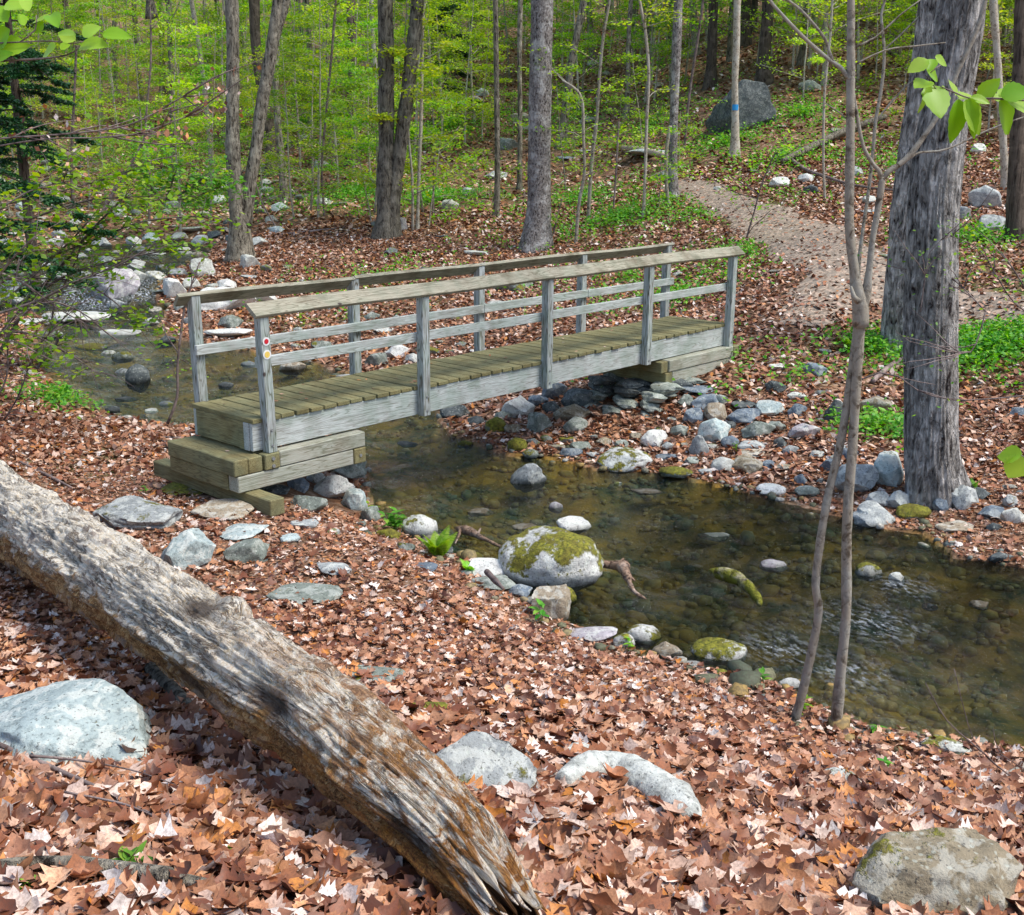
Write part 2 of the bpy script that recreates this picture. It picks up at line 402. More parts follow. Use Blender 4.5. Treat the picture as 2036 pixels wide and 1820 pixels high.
def m_water():
    m, g = mat_new('brook_water'); pos = g.n('ShaderNodeNewGeometry').outputs['Position']
    rap = g.attr('rapid')
    a = YAW+.55
    pr = g.mapv(pos, (1, 1, 1), (0, 0, -a))
    pw = g.mapv(pr, (1.0, 2.0, 1.))
    n1 = g.noise(pw, 5.0, 4, .6, .8); n2 = g.noise(pw, 17, 3, .6, .5); n3 = g.noise(pos, 1.2, 2)
    h = g.math('ADD', n1, g.math('MULTIPLY', n2, .45))
    amp = g.math('ADD', .07, g.math('MULTIPLY', rap, .50))
    b = g.bump(g.math('MULTIPLY', h, amp), 1., .75)
    fr = g.n('ShaderNodeFresnel', {'IOR': 1.333, 'Normal': b}).outputs[0]
    tr = g.n('ShaderNodeBsdfTransparent', {'Color': (.80, .92, .82, 1)}).outputs[0]
    gl = g.n('ShaderNodeBsdfGlossy', {'Color': (1, 1, 1, 1), 'Roughness': .04, 'Normal': b}).outputs[0]
    sh = g.n('ShaderNodeMixShader', {0: fr, 1: tr, 2: gl}).outputs[0]
    foam = g.math('MULTIPLY', g.ramp(g.noise(pw, 14, 5, .75), [(.5, 0), (.62, 1)]), g.attr('foam'), True)
    fs = g.bsdf((.75, .8, .85), .5)
    g.out(g.n('ShaderNodeMixShader', {0: foam, 1: sh, 2: fs}).outputs[0]); return m

def m_litter():
    m, g = mat_new('dead_leaves'); r = g.island(); pos = g.n('ShaderNodeNewGeometry').outputs['Position']
    col = g.ramp(r, [(0, (.07, .022, .012)), (.16, (.20, .065, .03)), (.34, (.36, .14, .06)), (.5, (.50, .25, .13)), (.64, (.30, .13, .075)), (.78, (.62, .38, .25)), (.9, (.70, .52, .42)), (1, (.80, .72, .65))])
    r2 = g.math('FRACT', g.math('MULTIPLY', r, 77.))
    col = g.mix(g.ramp(r2, [(.955, 0), (.965, .7)]), col, (.52, .20, .03))
    col = g.hsv(col, .5, 1.02, g.math('ADD', .78, g.math('MULTIPLY', r2, .5)))
    col = g.mix(g.ramp(g.noise(pos, 90, 3, .7), [(.35, .5), (.6, 0)]), col, (.10, .045, .025))
    sh = g.bsdf(col, .55, g.bump(g.noise(pos, 120, 2), .3, .003), .45)
    g.out(sh); return m
M_LITTER = m_litter()

def m_leaf(name, a, b, c, trans=.4, rough=.5):
    m, g = mat_new(name); r = g.island(); o = g.orand()
    col = g.ramp(r, [(0, a), (.5, b), (1, c)])
    col = g.hsv(col, g.math('ADD', .485, g.math('MULTIPLY', o, .03)), 1., g.math('ADD', .8, g.math('MULTIPLY', o, .4)))
    d = g.bsdf(col, rough, None, .35); t = g.n('ShaderNodeBsdfTranslucent', {'Color': g.hsv(col, .49, 1.1, 1.3)}).outputs[0]
    g.out(g.n('ShaderNodeMixShader', {0: trans, 1: d, 2: t}).outputs[0]); return m
M_LEAF = m_leaf('spring_leaves', (.09, .25, .015), (.20, .42, .025), (.42, .58, .05), .5)
M_LEAF_Y = m_leaf('young_yellow_green_leaves', (.22, .42, .02), (.38, .58, .04), (.58, .66, .08), .5)
M_LEAF_D = m_leaf('hemlock_needles', (.006, .030, .007), (.012, .055, .012), (.03, .10, .02), .15)
M_LEAF_B = m_leaf('big_bright_leaves', (.17, .42, .02), (.28, .55, .03), (.42, .62, .10), .45, .4)
M_PLANT = m_leaf('ground_plants', (.05, .20, .02), (.12, .36, .03), (.30, .50, .06))

def m_bark(name, a, b, fine=60, stretch=.14, crack=(.03, .02, .015), bumpd=.02, patch=None):
    m, g = mat_new(name); v = g.coord(); o = g.orand()
    off = g.n('ShaderNodeCombineXYZ', {'X': g.math('MULTIPLY', o, 31.), 'Y': g.math('MULTIPLY', o, 7.), 'Z': 0.}).outputs[0]
    vv = g.n('ShaderNodeVectorMath', {0: v, 1: off}, operation='ADD').outputs[0]
    gv = g.mapv(vv, (1, 1, stretch))
    n1 = g.noise(gv, fine*.45, 5, .65, .6); n2 = g.noise(gv, fine*1.6, 3, .6); n3 = g.noise(vv, 4., 4, .6)
    col = g.mix(n2, b, a)
    col = g.mix(g.ramp(n1, [(.36, 1), (.5, 0)]), col, crack)
    col = g.mix(g.ramp(n3, [(.5, 0), (.6, .5)]), col, patch or tuple(min(1, x*1.5) for x in a))
    col = g.hsv(col, .5, 1., g.math('ADD', .75, g.math('MULTIPLY', o, .5)))
    g.out(g.bsdf(col, .88, g.bump(g.math('ADD', g.ramp(n1, [(.34, 0), (.55, 1)]), g.math('MULTIPLY', n2, .4)), .9, bumpd), .2)); return m
M_BARK = m_bark('grey_brown_bark', (.30, .27, .21), (.115, .095, .07), 46, .22, (.02, .014, .01), .035)
M_BARK_BIG = m_bark('furrowed_bark', (.56, .53, .49), (.17, .145, .125), 44, .30, (.025, .016, .014), .05)
M_BARK_SPOT = m_bark('speckled_bark', (.40, .37, .34), (.15, .125, .11), 70, .5, (.03, .02, .018), .03, (.66, .64, .60))
M_BARK_DARK = m_bark('dark_bark', (.14, .11, .085), (.06, .045, .032), 50, .1, (.02, .013, .01))
M_BARK_THIN = m_bark('smooth_grey_bark', (.46, .41, .33), (.27, .23, .17), 40, .8, (.12, .09, .06), .004, (.45, .44, .38))
M_TWIG = m_bark('twig_bark', (.22, .17, .15), (.11, .08, .075), 40, .8, (.06, .04, .035), .003)
def m_plain(name, c, rough=.5, metal=0.):
    m, g = mat_new(name); v = g.coord()
    col = g.mix(g.ramp(g.noise(v, 60, 4, .7), [(.45, 0), (.75, .5)]), c, tuple(x*.5 for x in c))
    g.out(g.bsdf(col, rough, None, .4, Metallic=metal)); return m
# ============================================================ ground, water, path
def polar_grid():
    th = np.concatenate([np.linspace(-32, 32, 420), np.linspace(32, 328, 150)[1:-1]])
    th = YAW+np.radians(th); r = np.concatenate([[0.02], np.geomspace(.6, 260, 520)])
    T, R_ = np.meshgrid(th, r); xy = np.c_[(CAM[0]+np.cos(T)*R_).ravel(), (CAM[1]+np.sin(T)*R_).ravel()]
    return xy, len(r), len(th)
xy, nr, nt = polar_grid()
hz = height(xy)
i = np.arange(nr-1)[:, None]*nt; j = np.arange(nt)[None]; j2 = (j+1) % nt
Q = np.stack([i+j, i+nt+j, i+nt+j2, i+j2], -1).reshape(-1, 4)
sd = shore(xy); rr = np.hypot(*(xy-CAM[:2]).T)
green = .35*sstep(24, 45, rr)
for px, py, rad, a in [(1960,700,1.1,1.3),(2080,620,1.6,1.2),(1460,415,1.6,1),(1230,440,2.4,1),(1150,400,3,.8),(860,400,2,1),(700,390,4,.7),(400,400,5,.6),(1800,560,1.5,.5),(1950,480,2,.8),(1500,480,1.4,.8),
                       (100,790,.8,1),(200,930,.7,.8),(620,640,1.2,1),(1350,560,1,.4),(830,590,.9,.8),(1700,730,.6,.9),(1740,850,.5,.9),(150,1740,.15,1),(330,1790,.2,.7)]:
    c, _ = hit(px, py); green = np.maximum(green, a*np.exp(-((xy-c[:2])**2).sum(1)/rad**2))
bed = 1-sstep(-.12, .10, sd+.12*fbm(np.c_[xy, sd*0]*3, 3))
o = mesh_np('ground', np.c_[xy, hz], Q, M_GROUND, smooth=True, attrs={'green': green, 'bed': bed})
tag(o, kind='structure')

xs = np.arange(min(POLY1[:, 0].min(), POLY2[:, 0].min())-.4, max(POLY1[:, 0].max(), POLY2[:, 0].max())+.4, .12)
ys = np.arange(min(POLY1[:, 1].min(), POLY2[:, 1].min())-.4, max(POLY1[:, 1].max(), POLY2[:, 1].max())+.4, .12)
X, Y = np.meshgrid(xs, ys); w = np.c_[X.ravel(), Y.ravel()]; sw = shore(w); keep = sw < .45
nx = len(xs); i = (np.arange(len(ys)-1)[:, None]*nx+np.arange(nx-1)[None]).ravel()
Qw = np.stack([i, i+1, i+nx+1, i+nx], -1); Qw = Qw[keep[Qw].all(1)]
used = np.unique(Qw); rem = np.full(len(w), -1); rem[used] = np.arange(len(used))
wv = w[used]; dn = fbm(np.c_[wv, wv[:, :1]*0]*2.5, 3)
nn = fbm(np.c_[wv, wv[:, :1]*0]*.55, 2)
rapid = np.clip(.10+.90*sstep(-1.2, -3.0, wv[:, 1])*sstep(-.55, .25, nn)+.5*sstep(20, 24, depth_of(wv)), 0, 1)
foam = np.zeros(len(wv))
for px, py, rad, a in [(172,590,.55,1.),(285,585,.35,.8),(300,560,.3,.5),(1690,1340,.22,.35),(1740,1240,.3,.3),(1560,1290,.25,.25),(1790,1165,.2,.3),(200,605,.5,.7)]:
    c, _ = hit(px, py); foam = np.maximum(foam, a*np.exp(-((wv-c[:2])**2).sum(1)/rad**2))
o = mesh_np('water', np.c_[wv, water_z(wv)+dn*(.004+.008*rapid)], rem[Qw], m_water(), smooth=True, attrs={'rapid': rapid, 'foam': foam})
tag(o, kind='structure')

cl = []
for px, py, hwid in [(1600,650,.35),(1655,585,.75),(1700,545,.9),(1650,500,1.),(1560,455,.95),(1490,420,.85),(1430,395,.75),(1385,375,.7),(1345,362,.6)]:
    p, _ = hit(px, py); cl.append([p[0], p[1], 0, hwid])
cl2 = []
for px, py, hwid in [(2300,640,.7),(2100,625,.7),(1950,612,.75),(1820,600,.75),(1720,580,.7)]:
    p, _ = hit(px, py); cl2.append([p[0], p[1], 0, hwid])
def ribbon(name, c):
    c = np.array(c); pts, hw_ = smooth_path(c[:, :3], c[:, 3], .15); t = np.gradient(pts, axis=0); n = np.c_[-t[:, 1], t[:, 0]]; n /= np.linalg.norm(n, axis=1)[:, None]
    K = 17; u = np.linspace(-1, 1, K)
    wob = 1+.22*fbm(np.c_[pts[:, :2]*1.3, pts[:, :1]*0], 3)[:, None]
    hw2 = hw_[:, None]*np.where(u[None] < 0, wob, 2-wob)
    V = pts[:, None, :2]+n[:, None]*(u[None]*hw2)[..., None]; V2 = V.reshape(-1, 2); z = height(V2).reshape(len(pts), K)
    z = z+.022-.07*np.abs(u[None])**6
    Vz = np.c_[V2, z.ravel()]; i = np.arange(len(pts)-1)[:, None]*K+np.arange(K-1)[None]; i = i.ravel()
    return V2, Vz, np.stack([i, i+K, i+K+1, i+1], -1), pts, hw_
M_PATH = m_path(); PATHP = []
Va, Vz1, Q1, pp, ph = ribbon('path', cl); PATHP.append((pp, ph))
Vb, Vz2, Q2, pp2, ph2 = ribbon('path', cl2); PATHP.append((pp2, ph2)); Vz2[:, 2] -= .006
tag(mesh_np('path', np.vstack([Vz1, Vz2]), np.vstack([Q1, Q2+len(Vz1)]), M_PATH, smooth=True), kind='structure')
def path_d(xy):
    d = np.full(len(xy), 9.)
    for pp, ph in PATHP:
        for k in range(0, len(pp), 3): d = np.minimum(d, np.hypot(*(xy-pp[k, :2]).T)-ph[k])
    return d

# ============================================================ the footbridge
BR = thing('footbridge', 'weathered wooden footbridge with slanted handrails crossing the brook', 'bridge', (0, 0, 0))
ZB, HT = -.285, .97
SP = [0, 1.8, 3.6, 5.4, 7.2]
M_METAL = m_plain('galvanised_bolt', (.45, .46, .46), .45, .8)
# deck boards run across the walkway
mb = MB(); x = -.095; k = 0
while x < 7.26:
    wd = .137; e = random.uniform(-.006, .006)
    x1 = min(x+wd, 7.30); mb.box(x, x1, .075+e+random.uniform(-.006, .006), .985+random.uniform(-.008, .008), -.038+random.uniform(-.0015, .0015), random.uniform(-.003, .002), .004)
    x += wd+random.uniform(.013, .021)
mb.build('deck', M_DECK, BR)
for y0, y1 in ((.09, .128), (.93, .968)):
    mb = MB(); mb.box(-.09, 3.58, y0, y1, ZB+.005, -.040, .003); mb.box(3.585, 7.28, y0, y1, ZB+.004, -.041, .003); mb.build('stringer', M_SIDE, BR)
mb = MB(); mb.box(-.093, -.055, .285, .925, ZB+.01, -.042, .003); mb.build('end_board', M_BEAM_Y, BR)
mb = MB(); mb.box(-.097, -.02, .21, .28, ZB+.004, -.041, .003); mb.build('end_block', M_BEAM_Y, BR)
mb = MB(); mb.box(-.10, -.03, .132, .206, ZB+.004, -.041, .003); mb.build('end_block', M_SIDE, BR)
mb = MB(); mb.box(7.24, 7.278, .135, .925, ZB+.01, -.042, .003); mb.build('end_board', M_BEAM_Y, BR)
# posts: front row stands outside the near stringer, back row outside the far one
def post(x, y, zb, lean, side):
    mb = MB()
    def Mv(v):
        z = v[2]; w = v.copy()
        if z > .5:                          # slanted cut under the handrail
            w[2] = z+((v[1]-y)/.09-0)*(.085 if side < 0 else -.085)-(0.085 if side < 0 else 0)
        w[0] += lean*(z/1.); return w
    mb.box(x, x+.09, y, y+.09, zb, HT-.015, .004, Mv)
    return mb.build('post', M_POST, BR)
posts = []
for i, x in enumerate(SP):
    p = post(x, 0., ZB-.012+.01*(i % 2), [-.018, .004, .0, .004, .01][i], -1); posts.append(p)
    mb = MB()
    for zz in (-.10, -.235): mb.tube([(x+.045, .002, zz), (x+.045, -.008, zz)], [.012, .011], 8)
    mb.build('bolt', M_METAL, p)
for i, x in enumerate(SP):
    post(x+[-.0, .0, 0, 0, -.02][i], 1.0, -.285 if i else -.29, [-.012, 0, 0, .004, .006][i], 1)
# handrails: 2x6 boards lying on the slanted cuts, leaning outwards
def cap(x0, x1, near, z, jog=0, tw=0):
    mb = MB(); a = math.radians(43)
    L = .145; T = .038
    def Mv(v):
        u, w_ = v[1], v[2]                  # u along the slope from the peak outward, w normal
        s = -1 if near else 1
        y0 = .10 if near else .99
        y = y0+s*(u*math.cos(a))+s*(w_*math.sin(a)); zz = z-u*math.sin(a)+w_*math.cos(a)
        wob = .006*math.sin(v[0]*2.1+jog)
        return np.array([v[0], y, zz+wob+tw*(v[0]-x0)])
    n = max(2, int((x1-x0)/.3)); xs_ = np.linspace(x0, x1, n+1)
    # a swept bevelled board so that it can bow a little
    prof = [(0, 0), (.004, T), (L-.004, T), (L, T-.004), (L, .004), (L-.004, 0)]
    V = []; Fs = []
    for k, xx in enumerate(xs_):
        for (u, w_) in prof: V.append(Mv(np.array([xx+(.02*(u/L) if k in (0, n) else 0), u+.002*vnoise(np.array([xx*3, u, 1.]))*0, w_])))
    m_ = len(prof)
    for k in range(n):
        for q in range(m_): Fs.append((k*m_+q, k*m_+(q+1) % m_, (k+1)*m_+(q+1) % m_, (k+1)*m_+q))
    Fs.append(tuple(range(m_))[::-1]); Fs.append(tuple(n*m_+q for q in range(m_)))
    mb.add(V, Fs); return mb.build('handrail', M_CAP, BR)
cap(-.09, 3.645, True, HT-.02, 0, .0015); cap(3.65, 7.40, True, HT-.012, 2, .001)
cap(-.14, 1.84, False, HT-.028, 1); cap(1.843, 3.64, False, HT-.028, 3); cap(3.643, 7.32, False, HT-.028, 4)
# middle rails on the inner faces of the posts
def midrail(x0, x1, y, z): mb = MB(); mb.box(x0, x1, y, y+.038, z, z+.09, .004); mb.build('middle_rail', M_SIDE, BR)
midrail(.0, 3.66, .0925, .42); midrail(3.665, 7.28, .0925, .425)
midrail(-.02, 3.64, .959, .42); midrail(3.645, 5.47, .959, .422); midrail(5.475, 7.30, .959, .42)
# trail blazes nailed to the first post
def disc(y, z, r, mt, name, par, x=.045):
    V, Q_ = [], []
    mb = MB(); n = 24
    Vf = [(x+r*math.cos(k/n*6.2832)-.018*z, y, z+r*math.sin(k/n*6.2832)) for k in range(n)]; Vb_ = [(a, y+.0025, c) for a, b, c in Vf]
    mb.add(Vf+Vb_, [tuple(range(n))]+[(k, k+n, (k+1) % n+n, (k+1) % n) for k in range(n)]); return mb.build(name, mt, par)
M_WHITE = m_plain('white_plastic', (.75, .75, .73)); M_RED = m_plain('red_paint', (.55, .015, .03)); M_YEL = m_plain('yellow_paint', (.78, .55, .12))
b1 = disc(-.004, .655, .036, M_WHITE, 'trail_marker', posts[0]); tag(b1, 'white disc with a red dot'); disc(-.0065, .655, .021, M_RED, 'dot', posts[0])
b2 = disc(-.004, .545, .040, M_WHITE, 'trail_marker', posts[0]); tag(b2, 'white disc with a yellow dot'); disc(-.0065, .545, .026, M_YEL, 'dot', posts[0])

# timber cribbing and steps under both ends
AB = thing('bridge_abutment', 'stepped timber cribbing under the left end of the footbridge with mossy step', 'abutment')
def tb(par, name, mat, *b, bev=.008): mb = MB(); mb.box(*b, bev); return mb.build(name, mat, par)
tb(AB, 'step_timber', M_BEAM_Y, -.345, -.205, .005, 1.02, -.437, -.300)
tb(AB, 'step_timber', M_BEAM_Y, -.202, -.062, .005, 1.02, -.438, -.302)
tb(AB, 'beam', M_BEAM_Y, -.059, .06, .14, .99, -.437, -.304)
tb(AB, 'bolted_block', M_BEAM_Y, -.045, .108, -.012, .09, -.436, -.3)
tb(AB, 'beam', M_BEAM_X, .112, 1.065, .0, .14, -.436, -.298)
tb(AB, 'lower_beam', M_BEAM_X, -.315, .925, .004, .145, -.582, -.442)
tb(AB, 'lower_timber', M_BEAM_Y, -.325, -.20, .149, 1.03, -.584, -.441)
tb(AB, 'cross_timber', M_BEAM_Y, .93, 1.068, -.002, 1.05, -.584, -.441)
tb(AB, 'beam', M_BEAM_X, .112, 1.065, .90, 1.04, -.436, -.298)
tb(AB, 'sill_timber', M_BEAM_Y, -.245, -.10, -.33, 1.46, -.730, -.588)
mb = MB()
for zz in (-.345, -.41): mb.tube([(.035, -.012, zz), (.035, -.022, zz)], [.018, .016], 10)
mb.tube([(1.0, -.002, -.51), (1.0, -.01, -.51)], [.015, .014], 10); mb.build('bolt', M_METAL, AB)
AR = thing('bridge_abutment', 'timber cribbing under the right end of the footbridge above a dry stone pier', 'abutment')
tb(AR, 'beam', M_BEAM_X, 5.86, 7.29, -.012, .13, -.432, -.292)
tb(AR, 'cross_timber', M_BEAM_Y, 5.72, 5.855, .01, 1.05, -.435, -.30)
tb(AR, 'lower_beam', M_BEAM_X, 5.945, 7.28, .0, .14, -.577, -.437)
tb(AR, 'lower_cross_timber', M_BEAM_Y, 5.80, 5.94, -.004, 1.04, -.579, -.44)
tb(AR, 'end_timber', M_BEAM_Y, 7.294, 7.43, -.02, 1.05, -.435, -.294)
tb(AR, 'beam', M_BEAM_X, 5.86, 7.29, .9, 1.04, -.432, -.292)

# ============================================================ stones
def make_rock(seed, sub, kind):
    import bmesh
    r = np.random.default_rng(seed); bm = bmesh.new(); bmesh.ops.create_icosphere(bm, subdivisions=sub, radius=1)
    V = np.array([v.co[:] for v in bm.verts]); Q_ = np.array([[v.index for v in f.verts] for f in bm.faces]); bm.free()
    off = r.random(3)*50
    cuts = {'boulder': 14, 'slab': 12, 'round': 5, 'angular': 18}[kind]; rough = {'boulder': .16, 'slab': .12, 'round': .10, 'angular': .13}[kind]
    V = V*(1+rough*1.6*fbm(V*1.1+off, 2)[:, None])
    for _ in range(cuts):
        n = r.normal(size=3); n /= np.linalg.norm(n); d = r.uniform(.52, .86) if kind != 'round' else r.uniform(.75, .95)
        e = V@n-d; V = V-np.where(e > 0, e, 0)[:, None]*n*.93
    if kind == 'slab':
        e = V[:, 2]-.42; V[:, 2] -= np.where(e > 0, e*.9, 0)
    if kind == 'angular':
        n = np.array([.3, .2, 1.]); n /= np.linalg.norm(n)
        lay = V@n; V = V*(1+.035*np.sign(np.sin(lay*11+r.random()*6))[:, None]*.7)
    L = np.linalg.norm(V, axis=1)[:, None]
    V = V*(1+rough*.42*fbm(V*3+off, 3)[:, None]+.012*fbm(V*11+off, 3)[:, None])
    V -= (V.max(0)+V.min(0))/2; V /= (V.max(0)-V.min(0))
    return V, Q_
ROCK_ME = {}
for kd, seeds in dict(boulder=(1, 2, 3, 4), slab=(11, 12, 13), round=(21, 22, 23), angular=(31, 32, 33, 34)).items():
    ROCK_ME[kd] = [sharp(mesh_np('stone', *make_rock(s, 4, kd), M_ROCK, smooth=True, link=False)) for s in seeds]
COLS = dict(g=(.34, .36, .35), p=(.50, .50, .44), w=(.66, .65, .60), b=(.15, .19, .23), d=(.085, .10, .10), t=(.36, .29, .20), k=(.22, .25, .21), n=(.27, .22, .14), c=(.42, .50, .48), v=(.42, .38, .40))
CNAME = dict(g='grey', p='pale grey', w='white', b='blue-grey', d='dark', t='tan', k='greenish grey', n='brown', c='lichened pale', v='pinkish grey')
nrock = 0
def place_rock(px, py, w_, h_, kd, c, moss=0., lab=None, group=None, yaw=None, sub=None, thick=None, tilt=0., dz=0., name='stone', cat='stone'):
    global nrock
    nrock += 1; rs = np.random.default_rng(1000+nrock)
    p, t = hit(px, py+.22*h_); el = math.asin(max(.05, min(.9, (CAM[2]-p[2])/np.linalg.norm(p-CAM))))
    W = w_*t/F*1.06; Hp = h_*t/F
    D = W*rs.uniform(.7, .9) if kd != 'slab' else W*rs.uniform(.75, 1.)
    D = min(D, Hp*2.6+.04) if kd != 'slab' else min(D, Hp/math.sin(el)*1.0)
    Hz = max(.28*W, (Hp*1.1-D*math.sin(el)*.7)/math.cos(el)*1.35) if kd != 'slab' else max(.16*W, .06)
    if thick: Hz = thick
    me = ROCK_ME[kd][rs.integers(len(ROCK_ME[kd]))] if sub is None else sharp(mesh_np('stone', *make_rock(sub, 5, kd), M_ROCK, smooth=True, link=False), 30)
    c0, t0 = p, t
    ctr = p+HF*D*.12; inw = shore(ctr[None, :2])[0] < -.02
    gz = height(ctr[None, :2])[0]
    zc = max(gz, water_z(ctr[None, :2])[0]-.03 if inw else -9)+Hz*.18+dz
    o = obj(name, me); o.location = (ctr[0], ctr[1], zc)
    sx = rs.choice([-1, 1]); o.scale = (W*sx, D, Hz)
    ya = YAW-math.pi/2+(rs.choice([0, math.pi]) if yaw is None else yaw)
    o.rotation_euler = (rs.uniform(-.08, .08), tilt+rs.uniform(-.08, .08), ya)
    cc = np.array(COLS[c])*rs.uniform(.88, 1.12); o.color = (*cc, moss)
    sz = 'large' if max(w_, h_) > 100 else 'small' if w_ < 36 else ''
    o['_r'] = 1; ROCKS.append((o, px, py, w_, h_, kd, c, moss, lab, group, sz, inw, cat)); return o
ROCKS = []
R = place_rock
# --- foreground bank (hand-placed, own meshes)
R(105,1452,420,150,'boulder','c',.0,'big pale bluish lichen-covered boulder beside the fallen log at the lower left edge',sub=101,thick=.34,tilt=.10)
R(948,1540,232,128,'boulder','g',.25,'mottled grey and white pointed boulder just right of the fallen log',sub=102,thick=.30)
def kidney():
    pp, rr_ = [], []
    for px, py, w_ in [(1118,1556,16),(1140,1545,26),(1180,1530,33),(1235,1534,37),(1285,1562,44),(1330,1592,46),(1366,1622,28),(1376,1632,10)]:
        p, t = hit(px, py+14); pp.append(p+np.array([0, 0, .035])); rr_.append(w_*t/F*1.08)
    sp_, r_s = smooth_path(pp, rr_, .012); V, Q = tube_np(sp_, r_s, 64); c = sp_[len(sp_)//2]; ax = np.repeat(sp_, 64, 0); ax = np.vstack([ax, sp_[:1], sp_[-1:]]); off_ = V-ax
    off_[:, 2] = np.where(off_[:, 2] > .035, .035+(off_[:, 2]-.035)*.75, off_[:, 2]); V = ax+off_*(1+.16*fbm(V*5, 3)+.05*fbm(V*22, 3))[:, None]
    o = mesh_np('stone', V-c, Q, M_ROCK, smooth=True); o.location = tuple(c); o.color = (.50, .51, .46, 0)
    tag(o, 'smooth pale kidney-shaped rock half buried in leaves at bottom centre', 'stone')
kidney()
R(1148,1500,80,36,'boulder','p',.0,'small knobbly pale stone behind the smooth kidney-shaped rock')
R(1860,1770,330,170,'boulder','n',.30,'large dark brown rock with patches of moss in the bottom right corner',sub=105,thick=.34)
R(148,1712,92,48,'round','k',1.5,'small cushion-like rock covered with bright moss near the bottom left')
R(742,1346,120,38,'slab','k',.2,'flat greenish rock just above the pale part of the fallen log')
R(845,1412,85,28,'slab','p',.8,'flat stone with moss and white lichen in the leaves above the pointed boulder')
R(1414,1684,45,26,'round','g',.2,'small grey stone in the leaves below the smooth kidney-shaped rock')
R(1570,1665-30,46,22,'slab','g',.0,None)
R(1675,1550,78,42,'round','p',.3,'pale stone poking out of leaves below the twin-stemmed sapling')
# --- around the near steps
R(266,1028,172,84,'angular','g',.30,'large grey and white angular boulder between the log and the bridge steps',sub=106,thick=.26)
R(440,1016,118,46,'slab','t',.0,'flat tan flagstone in front of the bridge steps')
R(480,1058,92,36,'slab','c',.0,'flat pale blue stone below the tan flagstone')
R(490,1101,82,52,'angular','k',.0,'dark greenish wedge stone below the pale blue stone')
R(369,1106,112,84,'boulder','c',.10,'lichen-spotted boulder beside the upper edge of the log',sub=107)
R(604,1176,140,86,'slab','k',.15,'broad flat green-grey rock in the middle of the leafy bank',sub=108)
R(662,1134,70,22,'slab','g',.0,'thin flat stone just above the broad green-grey rock')
R(604,1042,56,26,'slab','g',.1,'small flat stone right of the protruding sill timber')
R(577,1072,40,24,'slab','c',.0,None); R(663,1060,26,16,'round','g',.0,None)
R(373,972,104,32,'slab','n',.75,'mossy brown slab at the foot of the bridge step')
# --- stones holding the near abutment
R(697,950,62,46,'angular','k',.1,'grey-brown block stone directly under the near cross timber',dz=.12,thick=.2)
R(662,978,82,50,'angular','w',.0,'pale jagged stone under the near abutment',dz=.04)
R(612,1002,74,36,'boulder','k',.3,'dark green stone beneath the lower beam of the near abutment')
R(704,1000,52,44,'boulder','c',.1,'lichened stone at the water edge under the near abutment')
R(628,953,44,30,'angular','g',.0,None); R(592,967,42,30,'angular','b',.0,None); R(545,975,60,26,'angular','d',.0,None); R(660,940,50,26,'angular','d',0.,None,dz=.1)
R(735,1028,40,34,'boulder','k',.3,None); R(580,948,70,30,'angular','d',0.,None,dz=.08)
# --- near shore
R(834,1046,70,50,'round','w',.45,'white stone with a mossy foot beside the green plants at the water edge')
R(772,1062,46,24,'boulder','k',.9,None); R(841,1126,56,24,'slab','b',.0,None); R(805,1090,40,24,'boulder','k',.4,None); R(880,1095,40,24,'angular','d',.0,None)
R(979,1132,98,44,'boulder','w',.0,'whitish boulder left of the big mossy boulder'); R(985,1163,92,32,'angular','k',.0,'dark flat stone under the whitish boulder')
R(1034,1178,48,28,'boulder','b',.0,None)
R(1096,1128,200,92,'round','w',.60,'big domed boulder with yellow moss and white lichen at the edge of the brook',sub=111,thick=.52,dz=.04)
R(1096,1208,76,64,'boulder','t',.05,'tan block stone below the big domed mossy boulder',sub=112,thick=.3)
R(1122,1184,48,42,'round','k',1.2,'small stone wholly covered in moss below the domed boulder')
R(937,1107,46,24,'round','n',1.0,None); R(1172,1260,108,34,'slab','v',.0,'smooth pinkish slab half covered by leaves on the near shore')
R(1279,1256,70,42,'round','w',.55,'rounded stone striped with moss and white lichen on the near shore')
R(1241,1277,42,30,'round','w',.6,None); R(1328,1292,58,38,'angular','t',.05,'tan angular stone on the near shore'); R(1370,1318,60,22,'slab','w',.1,None)
R(1432,1290,110,54,'round','w',.62,'white-topped mossy stone standing in the water off the near shore')
R(1571,1356,44,26,'round','w',.1,'small white stone in the shallows left of the sapling stems'); R(1880,1482,96,44,'boulder','p',.4,'pale stone with a mossy back at the near waterline on the right')
R(1430,1340,34,18,'round','k',.6,None); R(1480,1352,30,16,'round','g',.2,None)
# --- standing in the water
R(1051,946,70,54,'angular','g',.0,'squared grey boulder standing in the middle of the brook',thick=.34)
R(1105,1004,28,20,'round','v',.0,None); R(1141,1045,66,26,'slab','w',.0,'white rectangular stone lying in the brook',thick=.13)
R(1044,1046,52,12,'slab','n',.0,None); R(955,1014,50,14,'slab','n',.0,None); R(1538,1119,52,24,'round','v',.0,'rounded pinkish stone in the rapid water')
R(1728,1131,50,34,'round','p',.6,'half mossy stone in the rapid water right of the sapling'); R(1783,1148,32,28,'angular','p',.0,'small squared pale stone in the rapid water')
R(1420,1062,60,14,'slab','k',.1,None); R(1290,975,70,10,'slab','n',.0,None); R(1950,1200,40,14,'slab','n',.0,None); R(1850,1200,30,14,'round','d',.0,None)
R(810,880,40,14,'slab','d',.0,None); R(925,880,30,16,'round','n',.7,None)
